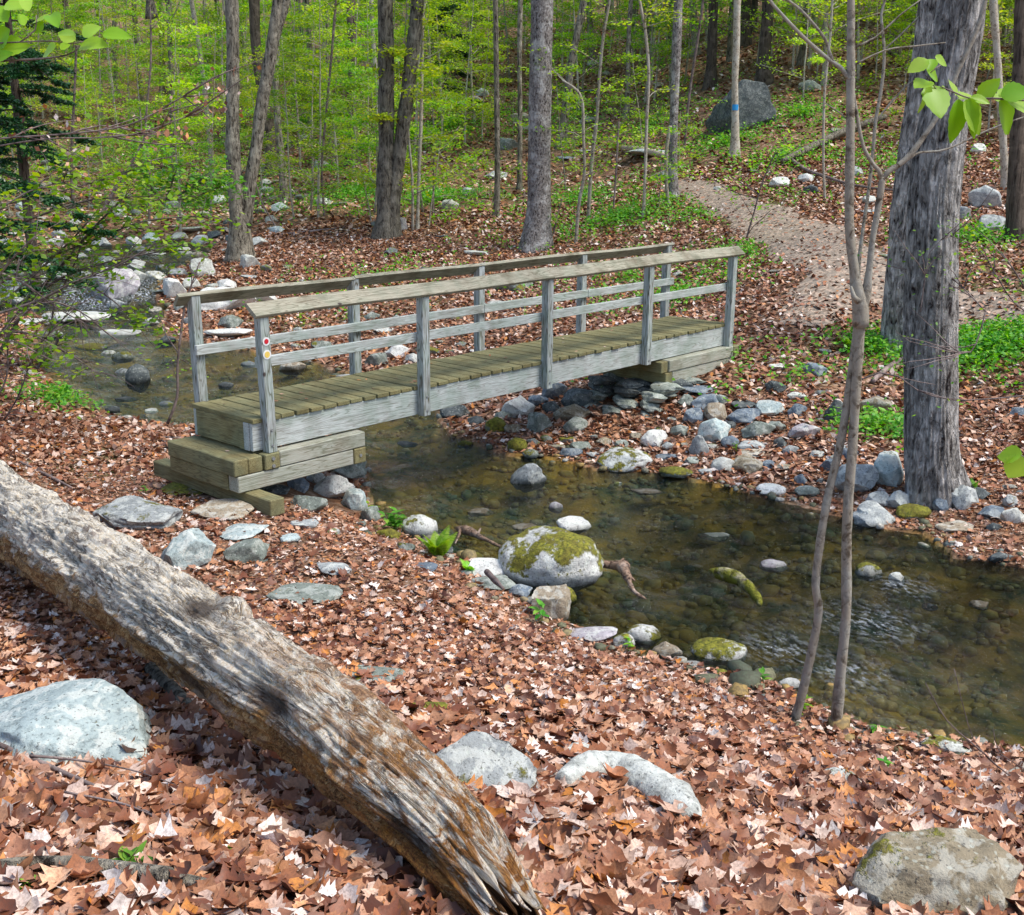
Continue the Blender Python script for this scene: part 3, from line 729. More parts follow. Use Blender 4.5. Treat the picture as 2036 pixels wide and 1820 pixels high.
# --- far shore, heap below the bridge and dry stone pier
FS = [(1031,818,64,46,'angular','w',0,'large white stone in the heap under the bridge'),(986,850,42,32,'round','k',.9),(1073,848,50,42,'boulder','k',.2),(1102,783,50,40,'boulder','b',0,'blue-grey rock touching the third near post'),
(1149,798,64,38,'boulder','d',0),(1138,826,72,34,'angular','n',.2),(1145,850,48,32,'round','k',.3),(1097,815,38,28,'boulder','d',0),(905,822,58,30,'boulder','d',0),(1070,800,40,26,'angular','b',0),
(1387,774,64,22,'slab','b',0),(1404,802,62,30,'angular','b',0),(1378,832,40,30,'boulder','b',0),(1423,826,46,38,'boulder','t',0,'tan block between dark stones right of the pier'),(1480,806,50,22,'slab','d',0),
(1480,831,66,32,'angular','b',0,'dark blue angular stone on top of the far bank heap'),(1532,815,56,30,'boulder','c',0,'pale bluish stone at the right end of the heap'),(1542,772,38,22,'angular','d',0),(1585,820,36,26,'boulder','b',0),
(1421,865,62,48,'boulder','c',0,'round lichen-spotted boulder in the middle of the far bank heap'),(1508,858,64,34,'boulder','k',.1),(1452,883,36,24,'round','b',0),(1494,885,56,20,'slab','g',0),(1497,902,56,24,'slab','t',0),
(1390,894,40,42,'angular','g',0,'triangular grey stone on the far bank'),(1300,878,52,38,'angular','w',0,'white jagged stone above the far waterline'),(1328,890,24,18,'angular','g',0),(1439,928,50,30,'round','p',0,'pale rounded stone at the far waterline'),
(1487,928,62,30,'boulder','n',0),(1345,940,66,24,'round','k',.8,'low mossy stone at the far waterline'),(1242,917,106,46,'round','w',.55,'broad flat-topped stone with moss and lichen at the far waterline',122),(1325,908,42,18,'slab','b',0),
(1028,890,40,30,'round','k',.9),(1055,905,32,18,'round','k',.5),(1135,902,46,22,'boulder','b',0),(1086,874,24,14,'round','k',0),(1128,875,32,14,'slab','k',.7),(1155,888,42,20,'boulder','k',0),(1235,885,28,16,'boulder','k',0),(1200,880,30,16,'boulder','n',0),
(1110,890,28,14,'slab','v',0),(1180,905,30,14,'slab','g',0),(1265,870,26,16,'boulder','t',0),(1535,976,58,26,'round','w',0,'pale oblong stone half in the water'),(1592,957,26,22,'boulder','b',0),(1700,960,78,64,'boulder','g',0,'large speckled grey boulder left of the upright slab',123),
(1744,998,48,32,'boulder','g',0),(1786,1000,46,36,'boulder','g',0),(1737,1026,84,46,'angular','g',0,'angular grey stone at the waterline below the upright slab'),(1817,1020,66,32,'round','k',.95,'moss-covered stone at the foot of the big tree'),
(1872,1008,34,28,'boulder','b',0),(1917,998,62,50,'boulder','g',.3,'grey stone with a white face right of the big tree roots'),(1972,1022,52,26,'boulder','b',0),(2015,1030,50,34,'boulder','p',.1),(1620,738,44,25,'angular','b',0,'dark blue stone alone on the leaves right of the bridge'),
(1661,826,42,44,'boulder','d',0),(1740,812,68,38,'boulder','n',.1,'dark brown rock behind the sapling stems'),(1648,928,34,26,'boulder','b',0),(1606,979,48,22,'round','k',0),(1599,860,62,32,'boulder','v',0,'pinkish pale stone in the leaves of the far bank'),
(1572,896,30,18,'boulder','g',0),(1551,884,26,22,'boulder','d',0),(1585,787,42,14,'slab','p',0),(1547,730,34,13,'slab','w',0),(1679,888,40,30,'slab','g',0),(1913,703,38,22,'boulder','g',0),(2024,822,30,20,'boulder','b',0),(1640,700,26,10,'slab','w',0),
(1560,930,30,16,'slab','n',0),(1400,940,30,14,'boulder','g',0),(1375,918,28,16,'boulder','k',0),(1625,905,28,16,'boulder','p',0),(1450,850,26,18,'angular','d',0),(1545,850,34,20,'angular','k',0),(1352,860,36,22,'boulder','k',0),(1365,800,34,22,'angular','k',0),
(1950,985,40,24,'boulder','d',0),(1900,1050,70,20,'slab','t',.1),(1990,1110,50,24,'boulder','d',0),(2010,1000,30,24,'boulder','g',.4),(1690,905,40,22,'boulder','b',0),(1435,800,30,22,'boulder','k',0),(1020,855,36,20,'boulder','n',.2),(1000,830,34,20,'boulder','k',.3),(950,840,40,20,'boulder','d',0),(1060,880,26,14,'boulder','d',0)]
for r in FS:
    R(*r[:5], r[5], r[6], r[7] if len(r) > 7 else None, sub=r[8] if len(r) > 8 else None)
R(1765,945,60,72,'slab','c',.25,'upright flat slab streaked with yellow moss leaning by the big tree',sub=124,thick=.42)
R(1884,938,50,46,'round','d',.0,'black smooth stone leaning against the big tree roots',thick=.24,dz=.05)
# pier: courses of stones stacked under the far cribbing (positions in metres)
pr_ = np.random.default_rng(5)
for lvl, (z, xs_) in enumerate([(-1.02, (5.25, 5.6, 5.98, 6.3)), (-.90, (5.4, 5.72, 6.05, 6.4)), (-.79, (5.5, 5.78, 6.02, 6.3, 6.55)), (-.69, (5.56, 5.82, 6.06, 6.3, 6.6)), (-.61, (5.62, 5.84, 6.05, 6.25))]):
    for x in xs_:
        for yy in (.0, .42, .85):
            if yy > 0 and x > 5.9: continue
            o = obj('stone', ROCK_ME['angular'][pr_.integers(4)]); W = .40 if lvl < 2 else .30
            o.location = (x+pr_.uniform(-.04, .04), -.02+yy+pr_.uniform(-.05, .03)+(-.09 if lvl == 0 else 0), z)
            o.scale = (W*pr_.uniform(.85, 1.15), .42*pr_.uniform(.8, 1.1), .135*pr_.uniform(.9, 1.1)); o.rotation_euler = (pr_.uniform(-.06, .06), pr_.uniform(-.1, .1), pr_.uniform(-.2, .2))
            c = 'k' if pr_.random() < .6 else 'd'; o.color = (*(np.array(COLS[c])*pr_.uniform(.8, 1.3)), .1)
            tag(o, 'flat greenish stone built into the dry stone pier under the far bridge end', 'stone', 'stones of the dry stone pier')
# --- upstream
US = [(226,571,98,58,'boulder','v',0,'large round pinkish boulder between the two small falls',131),(149,626,125,42,'slab','p',0,'long pale ledge on the left shore of the upper pool',132),(237,656,80,36,'slab','p',0,'pale flat rock jutting into the pool from the left'),
(272,750,46,44,'round','d',0,'white-topped dark stone standing in the upstream pool'),(243,708,40,20,'round','k',.6),(243,737,28,14,'round','d',0),(223,813,30,16,'round','d',0),(450,603,110,46,'boulder','w',0,'large whitish boulder behind the far left handrail post',133),(345,580,50,36,'boulder','w',0),
(270,528,34,20,'boulder','p',0),(273,552,36,24,'boulder','p',0),(320,577,34,20,'slab','k',.4),(402,539,48,36,'boulder','p',.4),(397,514,36,22,'boulder','n',.2),(496,550,36,14,'slab','g',0),(496,525,42,26,'boulder','p',0,'pale rounded rock at the foot of the forked tree'),
(529,536,24,14,'boulder','p',0),(513,484,40,18,'boulder','p',0),(110,486,40,18,'boulder','p',0),(430,470,36,14,'boulder','d',0),(386,456,62,18,'slab','p',0),(452,664,92,20,'slab','w',0,'white slab at the waterline seen through the left end of the railings'),
(331,676,36,18,'boulder','d',0),(457,646,48,28,'boulder','k',.3),(491,721,26,12,'round','g',0),(583,729,52,26,'boulder','t',0,'pinkish tan stone in the pool behind the near left post'),(493,722,28,12,'round','v',0),(748,720,44,28,'boulder','k',0),(788,704,44,28,'boulder','w',0),
(683,746,32,18,'slab','w',0),(448,764,30,14,'round','d',0),(662,608,36,22,'boulder','w',0),(766,656,46,14,'slab','p',0),(560,620,46,22,'boulder','k',.8),(520,650,30,14,'boulder','k',.5),(640,690,44,20,'boulder','k',.4),(590,660,26,14,'boulder','g',.2),(700,700,40,18,'boulder','k',.6),
(850,700,50,20,'boulder','k',.7),(820,716,30,20,'boulder','p',0),(760,690,30,16,'boulder','n',.5),(250,790,40,14,'slab','d',0),(330,800,30,12,'round','d',0),(300,815,26,10,'slab','k',.3),(80,560,40,22,'boulder','p',0),(30,590,60,30,'boulder','p',0),(50,640,70,28,'slab','p',.2),
(180,688,60,18,'slab','k',.6),(100,665,46,22,'boulder','k',.5),(300,640,34,16,'boulder','p',.1),(215,700,30,12,'round','k',.6),(365,610,40,20,'boulder','k',.3),(380,640,34,16,'boulder','g',.1),(520,595,60,22,'boulder','w',0)]
for r in US: R(*r[:5], r[5], r[6], r[7] if len(r) > 7 else None, sub=r[8] if len(r) > 8 else None)
BG = [(1482,232,136,88,'boulder','d',.25,'huge dark boulder on the hillside behind the tree with the blue blaze',141),(1610,175,44,20,'boulder','k',0,'flat greenish rock high on the slope right of the huge boulder'),(1290,306,92,18,'slab','c',0,'long pale ledge on the hillside'),(1125,314,38,15,'slab','b',0),(1550,366,40,18,'boulder','w',0,'whitish rock beside the bend of the trail'),
(1604,357,32,15,'boulder','w',0),(1555,250,24,14,'slab','p',0),(1557,311,18,13,'boulder','w',0),(1955,402,62,42,'boulder','g',0,'grey boulder right of the big tree on the upper slope'),(1975,452,54,32,'boulder','g',0,'lower grey boulder behind the right edge trees'),(1945,300,30,18,'boulder','p',0),(1020,571,76,30,'boulder','k',.5,'mossy rock seen between the far railings'),
(985,602,48,20,'slab','p',0),(1044,608,30,20,'boulder','b',0),(948,503,50,16,'slab','p',0),(777,503,26,14,'boulder','d',0),(879,470,24,10,'slab','k',0),(934,384,32,14,'boulder','w',0),(796,453,26,26,'boulder','v',0),(985,353,46,16,'boulder','g',.1),(1010,291,42,20,'boulder','k',.3),
(958,189,28,16,'boulder','c',0),(873,160,18,12,'boulder','c',0),(1169,181,36,12,'slab','b',0),(1169,243,32,12,'boulder','w',0),(1037,239,44,20,'boulder','t',.3),(1700,345,34,18,'boulder','g',0),(1730,400,30,14,'boulder','p',0),(1733,420,40,14,'slab','g',0),(1915,430,30,26,'boulder','g',0),(2010,410,26,18,'boulder','k',0),
(1765,510,30,8,'slab','w',0),(1350,545,26,8,'slab','w',0),(1545,540,34,7,'slab','w',0),(540,440,26,16,'boulder','c',0),(552,460,36,14,'boulder','c',0),(600,395,28,12,'boulder','p',0),(640,330,30,14,'boulder','p',0),(560,290,40,20,'boulder','d',.3),(1300,100,28,14,'boulder','d',0),(1840,60,30,14,'boulder','g',0),(1500,340,24,8,'slab','g',0),(1180,130,26,12,'boulder','k',0),(680,405,40,14,'slab','k',.4),(750,450,24,12,'boulder','k',.3)]
for r in BG: R(*r[:5], r[5], r[6], r[7] if len(r) > 7 else None, sub=r[8] if len(r) > 8 else None)
# many more creek and slope stones, one object each
sr = np.random.default_rng(42); cnt = 0
def scatter_rocks(n, x0, x1, y0, y1, wmin, wmax, cols, group, label, maxw=1.2):
    for _ in range(n):
        px, py = sr.uniform(x0, x1), sr.uniform(y0, y1); w_ = sr.uniform(wmin, wmax)*(.6+.6*(py-y0)/(y1-y0+1))
        if any(abs(px-q[1]) < (q[3]+w_)*.42 and abs(py-q[2]) < (q[4]+w_*.5)*.42 for q in ROCKS): continue
        kd = sr.choice(['boulder', 'angular', 'slab', 'boulder'])
        o = R(px, py, w_, w_*sr.uniform(.4, .62), kd, sr.choice(list(cols)), max(0, sr.normal(.05, .25)), label, group)
scatter_rocks(300, -20, 470, 405, 625, 18, 50, 'ppwgcgpkn', 'stones strewn along the upper brook', 'pale stone strewn along the rocky upper brook')
scatter_rocks(120, -20, 560, 320, 430, 12, 34, 'pcwgk', 'stones on the slope above the brook', 'pale stone on the wooded slope above the brook')
scatter_rocks(34, 520, 960, 520, 700, 14, 34, 'pgkwk', 'stones on the bank behind the bridge', 'stone among leaves on the bank behind the bridge railings')
scatter_rocks(42, 1000, 1680, 780, 960, 14, 36, 'bgkdtv', 'stones of the far bank heap', 'stone wedged in the rubble of the far bank below the bridge')
scatter_rocks(20, 1650, 2036, 960, 1060, 14, 40, 'bgkdp', 'stones at the foot of the big tree', 'stone at the waterline around the roots of the big tree')
scatter_rocks(34, 500, 2036, 120, 420, 12, 34, 'cgkdp', 'rocks on the far hillside', 'rock lying on the leafy far hillside')
# pebbles: countless
def pebbles():
    V0, Q0 = make_rock(77, 1, 'boulder'); V1, Q1_ = make_rock(78, 1, 'angular')
    N = 17000; t = sr.uniform(5.5, 30, N)**1.0; s = sr.uniform(-.47, .47, N); c = CAM[:2]+HF[:2]*t[:, None]+HR[:2]*(s*t)[:, None]
    sd = shore(c); k = (sd < .45) & (sr.random(N) < np.where(sd < 0, 1., np.clip(.8-sd*1.6, 0, 1))); c = c[k]; n = len(c)
    z = height(c); sz = sr.uniform(.03, .10, n)*np.where(sr.random(n) < .08, 1.9, 1); a = sr.uniform(0, 6.28, n)
    Vs = V0[None]*(sz[:, None]*sr.uniform(.7, 1.3, (n, 3)))[:, None]*np.array([1, 1, .6]); ca, sa = np.cos(a)[:, None], np.sin(a)[:, None]
    X_ = Vs[..., 0]*ca-Vs[..., 1]*sa; Y_ = Vs[..., 0]*sa+Vs[..., 1]*ca
    V = np.stack([X_+c[:, :1], Y_+c[:, 1:], Vs[..., 2]+z[:, None]+.1*sz[:, None]], -1).reshape(-1, 3)
    Q_ = (Q0[None]+(np.arange(n)*len(V0))[:, None, None]).reshape(-1, 3)
    m, g = mat_new('creek_pebbles'); r = g.island(); pos = g.n('ShaderNodeNewGeometry').outputs['Position']
    col = g.ramp(r, [(0, (.06, .08, .05)), (.3, (.20, .19, .10)), (.5, (.38, .24, .07)), (.7, (.16, .19, .17)), (.88, (.32, .32, .27)), (1, (.55, .52, .45))])
    col = g.mix(g.ramp(g.noise(pos, 40, 3), [(.4, .6), (.6, 0)]), col, (.06, .05, .03))
    zz_ = g.n('ShaderNodeSeparateXYZ', {0: pos}).outputs[2]; sub_ = g.math('LESS_THAN', zz_, -1.09)
    bc = g.mix(g.ramp(g.noise(pos, 2.2, 4, .6), [(.35, 0), (.62, 1)]), (.035, .075, .045), (.40, .22, .03))
    col = g.mix(g.math('MULTIPLY', sub_, .72), col, bc)
    g.out(g.bsdf(col, .7, g.bump(g.noise(pos, 60, 3), .4, .01), .4))
    tag(mesh_np('creek_pebbles', V, Q_, m, smooth=True), 'loose pebbles and small stones on the bed and edges of the brook', 'pebbles', kind='stuff')
pebbles()
# beyond three hundred stones the smallest become one mass of loose stones
ROCKS.sort(key=lambda q: (0 if (q[8] and not q[9]) else 1, -q[3]*q[4]))
KEEP = 268; rest = ROCKS[KEEP:]; ROCKS = ROCKS[:KEEP]; mv, mq, n0 = [], [], 0
for q in rest:
    o = q[0]; me = o.data; V = np.empty(len(me.vertices)*3, np.float32); me.vertices.foreach_get('co', V); V = V.reshape(-1, 3); Qf = np.empty(len(me.loops), np.int32); me.loops.foreach_get('vertex_index', Qf)
    Mr = np.array(mathutils.Matrix.LocRotScale(o.location, o.rotation_euler, o.scale)); V = V@Mr[:3, :3].T+Mr[:3, 3]; mv.append(V); mq.append(Qf.reshape(-1, 3)+n0); n0 += len(V); bpy.data.objects.remove(o)
m_, g_ = mat_new('loose_stone'); r_ = g_.island(); ps_ = g_.n('ShaderNodeNewGeometry').outputs['Position']
c_ = g_.ramp(r_, [(0, (.12, .14, .15)), (.3, (.30, .32, .28)), (.6, (.45, .46, .42)), (.8, (.30, .26, .18)), (1, (.62, .62, .58))]); c_ = g_.mix(g_.ramp(g_.noise(ps_, 22, 5, .7), [(.38, .8), (.55, 0)]), c_, (.08, .08, .07))
c_ = g_.mix(g_.ramp(g_.noise(ps_, 7, 4), [(.55, 0), (.62, .9)]), c_, (.14, .15, .02)); g_.out(g_.bsdf(c_, .85, g_.bump(g_.noise(ps_, 30, 5, .7), .7, .02), .3))
tag(mesh_np('loose_stones', np.vstack(mv), np.vstack(mq), m_, smooth=True), 'countless small loose stones along the brook and on the slope', 'loose stones', kind='stuff')
# labels: stones without one of their own are told apart by the landmark they lie beside
ANCH = [q for q in ROCKS if q[8] and not q[9]]
LM = [(527,760,'near left bridge post'),(843,760,'second near bridge post'),(1090,720,'third near bridge post'),(1290,660,'fourth near bridge post'),(1455,600,'right end post of the bridge'),(395,700,'far left bridge post'),(1068,440,'speckled central tree trunk'),(768,420,'leaning pair of trunks'),(478,430,'forked trunk left of the bridge'),(1850,900,'big furrowed tree'),(1672,1200,'twin sapling stems'),(1340,350,'slender grey trunk by the trail'),(1461,280,'trunk with the blue blaze'),(640,930,'near abutment'),(1300,780,'stone pier'),(990,400,'thin straight trunk')]
seen_l = set()
for (o, px, py, w_, h_, kd, c, moss, lab, grp, sz, inw, cat) in ROCKS:
    del o['_r']
    if grp: tag(o, lab, cat, grp); continue
    if lab: tag(o, lab, cat); seen_l.add(lab); continue
    cand = sorted([(math.hypot(px-q[1], (py-q[2])*1.3), q[1], q[2], 'the '+q[8].split(' with ')[0]) for q in ANCH if len(q[8].split()) < 11]+[(math.hypot(px-a, (py-b)*1.3)*.8, a, b, 'the '+nm) for a, b, nm in LM])
    form = {'slab': 'flat stone', 'round': 'rounded stone', 'angular': 'angular stone', 'boulder': 'stone'}[kd]
    base = (sz+' ' if sz else '')+('mossy ' if moss >= .5 else '')+CNAME[c]+' '+form+(' in the water' if inw else '')
    done = False
    for dist, ax, ay, nm in cand:
        dx, dy = px-ax, py-ay
        dr = ('right of' if dx > 0 else 'left of') if abs(dx) > abs(dy)*1.2 else ('below' if dy > 0 else 'above')
        L = f'{base} {dr} {nm}'; 
        if len(L.split()) > 16: continue
        if L not in seen_l: done = True; break
    seen_l.add(L); tag(o, L, cat)

# ============================================================ the fallen log
LA, tA = hit(-150, 900, .17); LB, tB = hit(1000, 1790, .10)
vn = np.cross(LB-LA, [0, 0, 1]); vn /= np.linalg.norm(vn)
sp = []; rd = []
for px, py, hw_ in [(-420,720,54),(-150,903,62),(0,1013,70),(150,1108,76),(300,1203,84),(430,1290,88),(560,1377,92),(660,1450,94),(750,1528,95),(830,1600,91),(900,1668,85),(960,1738,78),(1012,1805,66)]:
    d = ray(px, py); t = ((LA-CAM)@vn)/(d@vn); sp.append(CAM+d*t); rd.append(hw_*t/F)
sp, rd = smooth_path(sp, rd, .012)
N, Mn = len(sp), 220
T = np.gradient(sp, axis=0); T /= np.linalg.norm(T, axis=1)[:, None]
Us = np.cross(T, [0, 0, 1]); Us /= np.linalg.norm(Us, axis=1)[:, None]; Ws = np.cross(Us, T)      # Us to the side, Ws up
L_ = np.concatenate([[0], np.cumsum(np.linalg.norm(np.diff(sp, axis=0), axis=1))]); LT = L_[-1]
A = np.arange(Mn)/Mn*2*math.pi
ll, aa = np.meshgrid(L_, A, indexing='ij'); ca, sa = np.cos(aa), np.sin(aa)
Rr = rd[:, None]*np.ones_like(aa)
q = np.stack([ll*.8, ca*.9, sa*.9], -1); q2 = np.stack([ll*2.2+ca*.3, ca*3.2, sa*3.2], -1); q3 = np.stack([ll*3.2, ca*9, sa*9], -1); q4 = np.stack([ll*7, ca*26, sa*26], -1)
big = fbm(q, 3); rid = fbm(q2, 3); fin = fbm(q3+3.3, 4); hair = fbm(q4+9, 2)
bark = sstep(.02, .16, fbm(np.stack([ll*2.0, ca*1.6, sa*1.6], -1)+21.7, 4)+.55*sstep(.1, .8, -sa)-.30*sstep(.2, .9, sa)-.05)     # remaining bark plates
dis = 1+.09*big+.07*rid+.065*fin+.03*hair+bark*(.045+.05*fbm(np.stack([ll*9, ca*7, sa*7], -1), 3))
crk = np.abs(fbm(np.stack([ll*2.2, ca*6, sa*6], -1)+40, 3)); dis -= .07*(1-sstep(.0, .07, crk))
def feat(px, py, dl, da, amt):
    """swelling or hollow on the camera side, at a point of the photo"""
    global dis, knot
    d = ray(px, py); t = ((LA-CAM)@vn)/(d@vn); pnt = CAM+d*t; k = np.argmin(((sp-pnt)**2).sum(1)); off = pnt-sp[k]
    # angle facing the camera at that height
    view = CAM-sp[k]; view /= np.linalg.norm(view); sc = np.clip((off@Ws[k])/max(rd[k], .01), -.95, .95)
    a_v = math.atan2(view@Ws[k], view@Us[k]); a0 = a_v+math.asin(sc)*(1 if view@Us[k] > 0 else -1)
    dd = ((ll-L_[k])/dl)**2+((np.angle(np.exp(1j*(aa-a0))))/da)**2
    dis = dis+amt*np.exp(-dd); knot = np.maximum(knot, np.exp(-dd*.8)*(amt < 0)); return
knot = np.zeros_like(dis)
feat(430,1195,.10,.35,.20); feat(455,1205,.05,.22,-.42); feat(415,1235,.16,.5,-.12); feat(520,1300,.20,.25,.10); feat(640,1400,.10,.4,.13); feat(610,1440,.18,.3,-.20); feat(330,1160,.2,.3,.06)
feat(470,1480,.3,.4,-.15); feat(880,1700,.15,.3,-.12)
endf = sstep(LT-.42, LT, ll); dis *= 1-.26*endf*sstep(-.35, .45, fbm(np.stack([ll*1.2, ca*4.5, sa*4.5], -1)+5, 2))
ext = endf**2*.10*fbm(np.stack([ll*0, ca*6, sa*6], -1), 3)
Rr = Rr*dis
V = sp[:, None]+T[:, None]*ext[..., None]+Us[:, None]*(Rr*ca)[..., None]+Ws[:, None]*(Rr*sa)[..., None]
V = V.reshape(-1, 3)
i = np.arange(N-1)[:, None]*Mn; j = np.arange(Mn)[None]; j2 = (j+1) % Mn
Q_ = np.stack([i+j, i+j2, i+Mn+j2, i+Mn+j], -1).reshape(-1, 4)
# ragged hollow at the broken end
rings = []; nv = len(V); last = V[-Mn:]
cen = sp[-1]
for k, (f_, dp) in enumerate([(.82, -.02), (.6, .06), (.35, -.06), (.12, -.03)]):
    ring = cen+(last-cen)*f_+T[-1]*(dp+.05*fbm(np.stack([np.cos(A)*3, np.sin(A)*3, A*0+k*3], -1), 3))[:, None]; rings.append(ring)
Vall = np.vstack([V]+rings); b0 = nv-Mn
for k in range(4):
    s0 = b0 if k == 0 else nv+(k-1)*Mn; s1 = nv+k*Mn; jj = np.arange(Mn); Q_ = np.vstack([Q_, np.stack([s0+jj, s0+(jj+1) % Mn, s1+(jj+1) % Mn, s1+jj], -1)])
ext_n = 4*Mn
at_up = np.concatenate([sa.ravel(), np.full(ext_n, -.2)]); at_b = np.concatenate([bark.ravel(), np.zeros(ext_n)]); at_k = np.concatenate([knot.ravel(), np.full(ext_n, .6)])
at_l = np.concatenate([ll.ravel()/LT, np.full(ext_n, 1.)]); at_a = np.concatenate([aa.ravel(), np.tile(A, 4)])
m, g = mat_new('decaying_log_wood')
up = g.attr('up'); bk = g.attr('bark'); kn = g.attr('knot'); ln = g.attr('len'); an = g.attr('ang')
vv = g.n('ShaderNodeCombineXYZ', {'X': g.math('MULTIPLY', ln, LT), 'Y': g.math('MULTIPLY', g.math('COSINE', an), .2), 'Z': g.math('MULTIPLY', g.math('SINE', an), .2)}).outputs[0]
fib = g.noise(g.mapv(vv, (5, 42, 42)), 1, 6, .72, .6); fl = g.n('ShaderNodeTexVoronoi', {'Vector': g.mapv(g.n('ShaderNodeVectorMath', {0: vv, 1: g.n('ShaderNodeTexNoise', {'Vector': vv, 'Scale': 9., 'Detail': 4.}).outputs['Color']}, operation='ADD').outputs[0], (6, 26, 26)), 'Scale': 1.6})
flr = g.n('ShaderNodeSeparateColor', {0: fl.outputs['Color']}).outputs[0]
bl = g.noise(vv, 4.5, 6, .68, .5); bl2 = g.noise(g.mapv(vv, (1, 1.6, 1.6), (0, 0, 0), (3, 1, 4)), 7, 6, .7, .8); sp_ = g.noise(vv, 70, 5, .75)
crk = g.ramp(g.noise(g.mapv(vv, (3.4, 24, 24)), 1, 5, .7, .9), [(.455, 0), (.485, 1), (.515, 1), (.545, 0)])
crk = g.math('MULTIPLY', crk, g.ramp(bl, [(.42, 0), (.56, 1)]))
tone = g.math('ADD', g.math('MULTIPLY', flr, .5), g.math('MULTIPLY', fib, .6))
pale = g.ramp(tone, [(.2, (.56, .40, .22)), (.36, (.80, .66, .45)), (.52, (.90, .82, .68)), (1, (.92, .88, .80))])
tan = g.ramp(tone, [(.2, (.16, .06, .015)), (.45, (.42, .21, .07)), (.65, (.66, .42, .18)), (1, (.80, .62, .36))])
grey = g.ramp(g.math('ADD', g.math('MULTIPLY', sp_, .6), g.math('MULTIPLY', fib, .5)), [(.3, (.10, .065, .05)), (.55, (.36, .29, .24)), (.8, (.62, .54, .46))])
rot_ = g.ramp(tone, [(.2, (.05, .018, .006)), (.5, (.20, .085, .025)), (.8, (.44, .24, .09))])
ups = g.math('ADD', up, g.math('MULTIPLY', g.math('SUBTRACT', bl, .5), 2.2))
wl = g.ramp(ln, [(.30, .0), (.48, 1)])
wood = g.mix(g.math('MULTIPLY', g.ramp(bl2, [(.44, 1), (.58, 0)]), g.math('SUBTRACT', 1., g.math('MULTIPLY', wl, .93))), pale, tan)
wood = g.mix(g.ramp(g.noise(g.mapv(vv, (1.6, 1, 1)), 15, 6, .75, .5), [(.60, 0), (.66, .85)]), wood, grey)
wood = g.mix(g.math('MULTIPLY', crk, .75), wood, (.085, .045, .03))
wood = g.mix(g.ramp(sp_, [(.30, .8), (.38, 0)]), wood, (.16, .10, .06))
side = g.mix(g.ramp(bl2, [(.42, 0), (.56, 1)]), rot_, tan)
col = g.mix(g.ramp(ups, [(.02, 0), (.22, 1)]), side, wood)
col = g.mix(g.math('MULTIPLY', bk, g.ramp(bl2, [(.50, 0), (.58, .9)])), col, grey)
col = g.mix(g.math('MULTIPLY', g.ramp(ln, [(.90, 0), (.98, 1)]), g.ramp(bl2, [(.44, 0), (.55, .9)])), col, g.ramp(sp_, [(.3, (.13, .03, .004)), (.7, (.60, .25, .03))]))
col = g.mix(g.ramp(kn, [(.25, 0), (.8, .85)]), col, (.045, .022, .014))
hb = g.math('ADD', g.math('MULTIPLY', fib, 1.), g.math('ADD', g.math('MULTIPLY', flr, .35), g.math('SUBTRACT', g.math('MULTIPLY', sp_, .5), g.math('MULTIPLY', crk, .8))))
g.out(g.bsdf(col, .8, g.bump(hb, 1., .03), .2))
LOG = thing('fallen_log', 'long decaying tree trunk with bleached wood and ragged bark lying diagonally across the bank', 'log', tuple(sp[N//2]-np.array([0, 0, .2])))
lo = mesh_np('trunk', Vall-np.array(LOG.location), Q_, m, LOG, smooth=True, attrs={'up': at_up, 'bark': at_b, 'knot': at_k, 'len': at_l, 'ang': at_a})
# splinters at the broken end and on knots
mb = MB(); lr = np.random.default_rng(9)
for k in range(46):
    a = lr.uniform(0, 6.28); kk = N-1-int(lr.uniform(0, 22)); r = rd[kk]*lr.uniform(.55, .8); b = sp[kk]+Us[kk]*r*math.cos(a)+Ws[kk]*r*math.sin(a)
    if b[2] < sp[kk][2]-.06: continue
    ln_ = lr.uniform(.04, .12); d = T[kk]+lr.normal(size=3)*.12; mb.tube([b-d*.06, b+d*ln_*.6, b+d*ln_+np.array([0, 0, lr.uniform(-.01, .02)])], [lr.uniform(.006, .014), .006, .0015], 5)
V_ = [np.array(v)-np.array(LOG.location) for v in mb.v]; mb.v = V_
M_SPL = m_wood('splintered_wood', 0, (.62, .54, .44), (.45, .35, .25), (.16, .08, .03))
mb.build('splinters', M_SPL, LOG)
# ============================================================ vegetation
vr = np.random.default_rng(11)
def PD(px, py, D0):
    """point on a view ray at a given level distance from the camera"""
    d = ray(px, py); return CAM+d*(D0/(d@HF))
def leaf_quads(C_, L, W, r, flat=.45, bend=.25, yaw=None):
    """n bent leaves (4 tris as 2 quads) centred on C_ -> V, Q"""
    n = len(C_); a = r.uniform(0, 2*math.pi, n) if yaw is None else yaw; ti = r.normal(0, flat, n); ro_ = r.normal(0, flat, n)
    d = np.stack([np.cos(a)*np.cos(ti), np.sin(a)*np.cos(ti), np.sin(ti)], -1)
    s = np.cross(d, [0, 0, 1.]); s /= np.linalg.norm(s, axis=1)[:, None]+1e-9; u = np.cross(s, d)
    s2 = s*np.cos(ro_)[:, None]+u*np.sin(ro_)[:, None]; u2 = np.cross(s2, d)
    L = (np.ones(n)*L)[:, None]; W = (np.ones(n)*W)[:, None]
    b0 = C_-d*L*.5; b1 = C_+d*L*.5-u2*L*bend*.5; l = C_-d*L*.04-s2*W*.5-u2*W*.12; q = C_-d*L*.04+s2*W*.5-u2*W*.12
    V = np.stack([b0, q, b1, l], 1).reshape(-1, 3)
    return V, (np.arange(n)*4)[:, None]+np.arange(4)[None]
def limb_pts(p, d, L, r, up=.1, n=7, wig=.18):
    pts = [p]; d = d/np.linalg.norm(d)
    for _ in range(n-1):
        d = d+r.normal(0, wig, 3)*.5; d[2] += up*.1; d /= np.linalg.norm(d); pts.append(pts[-1]+d*L/(n-1))
    return np.array(pts)
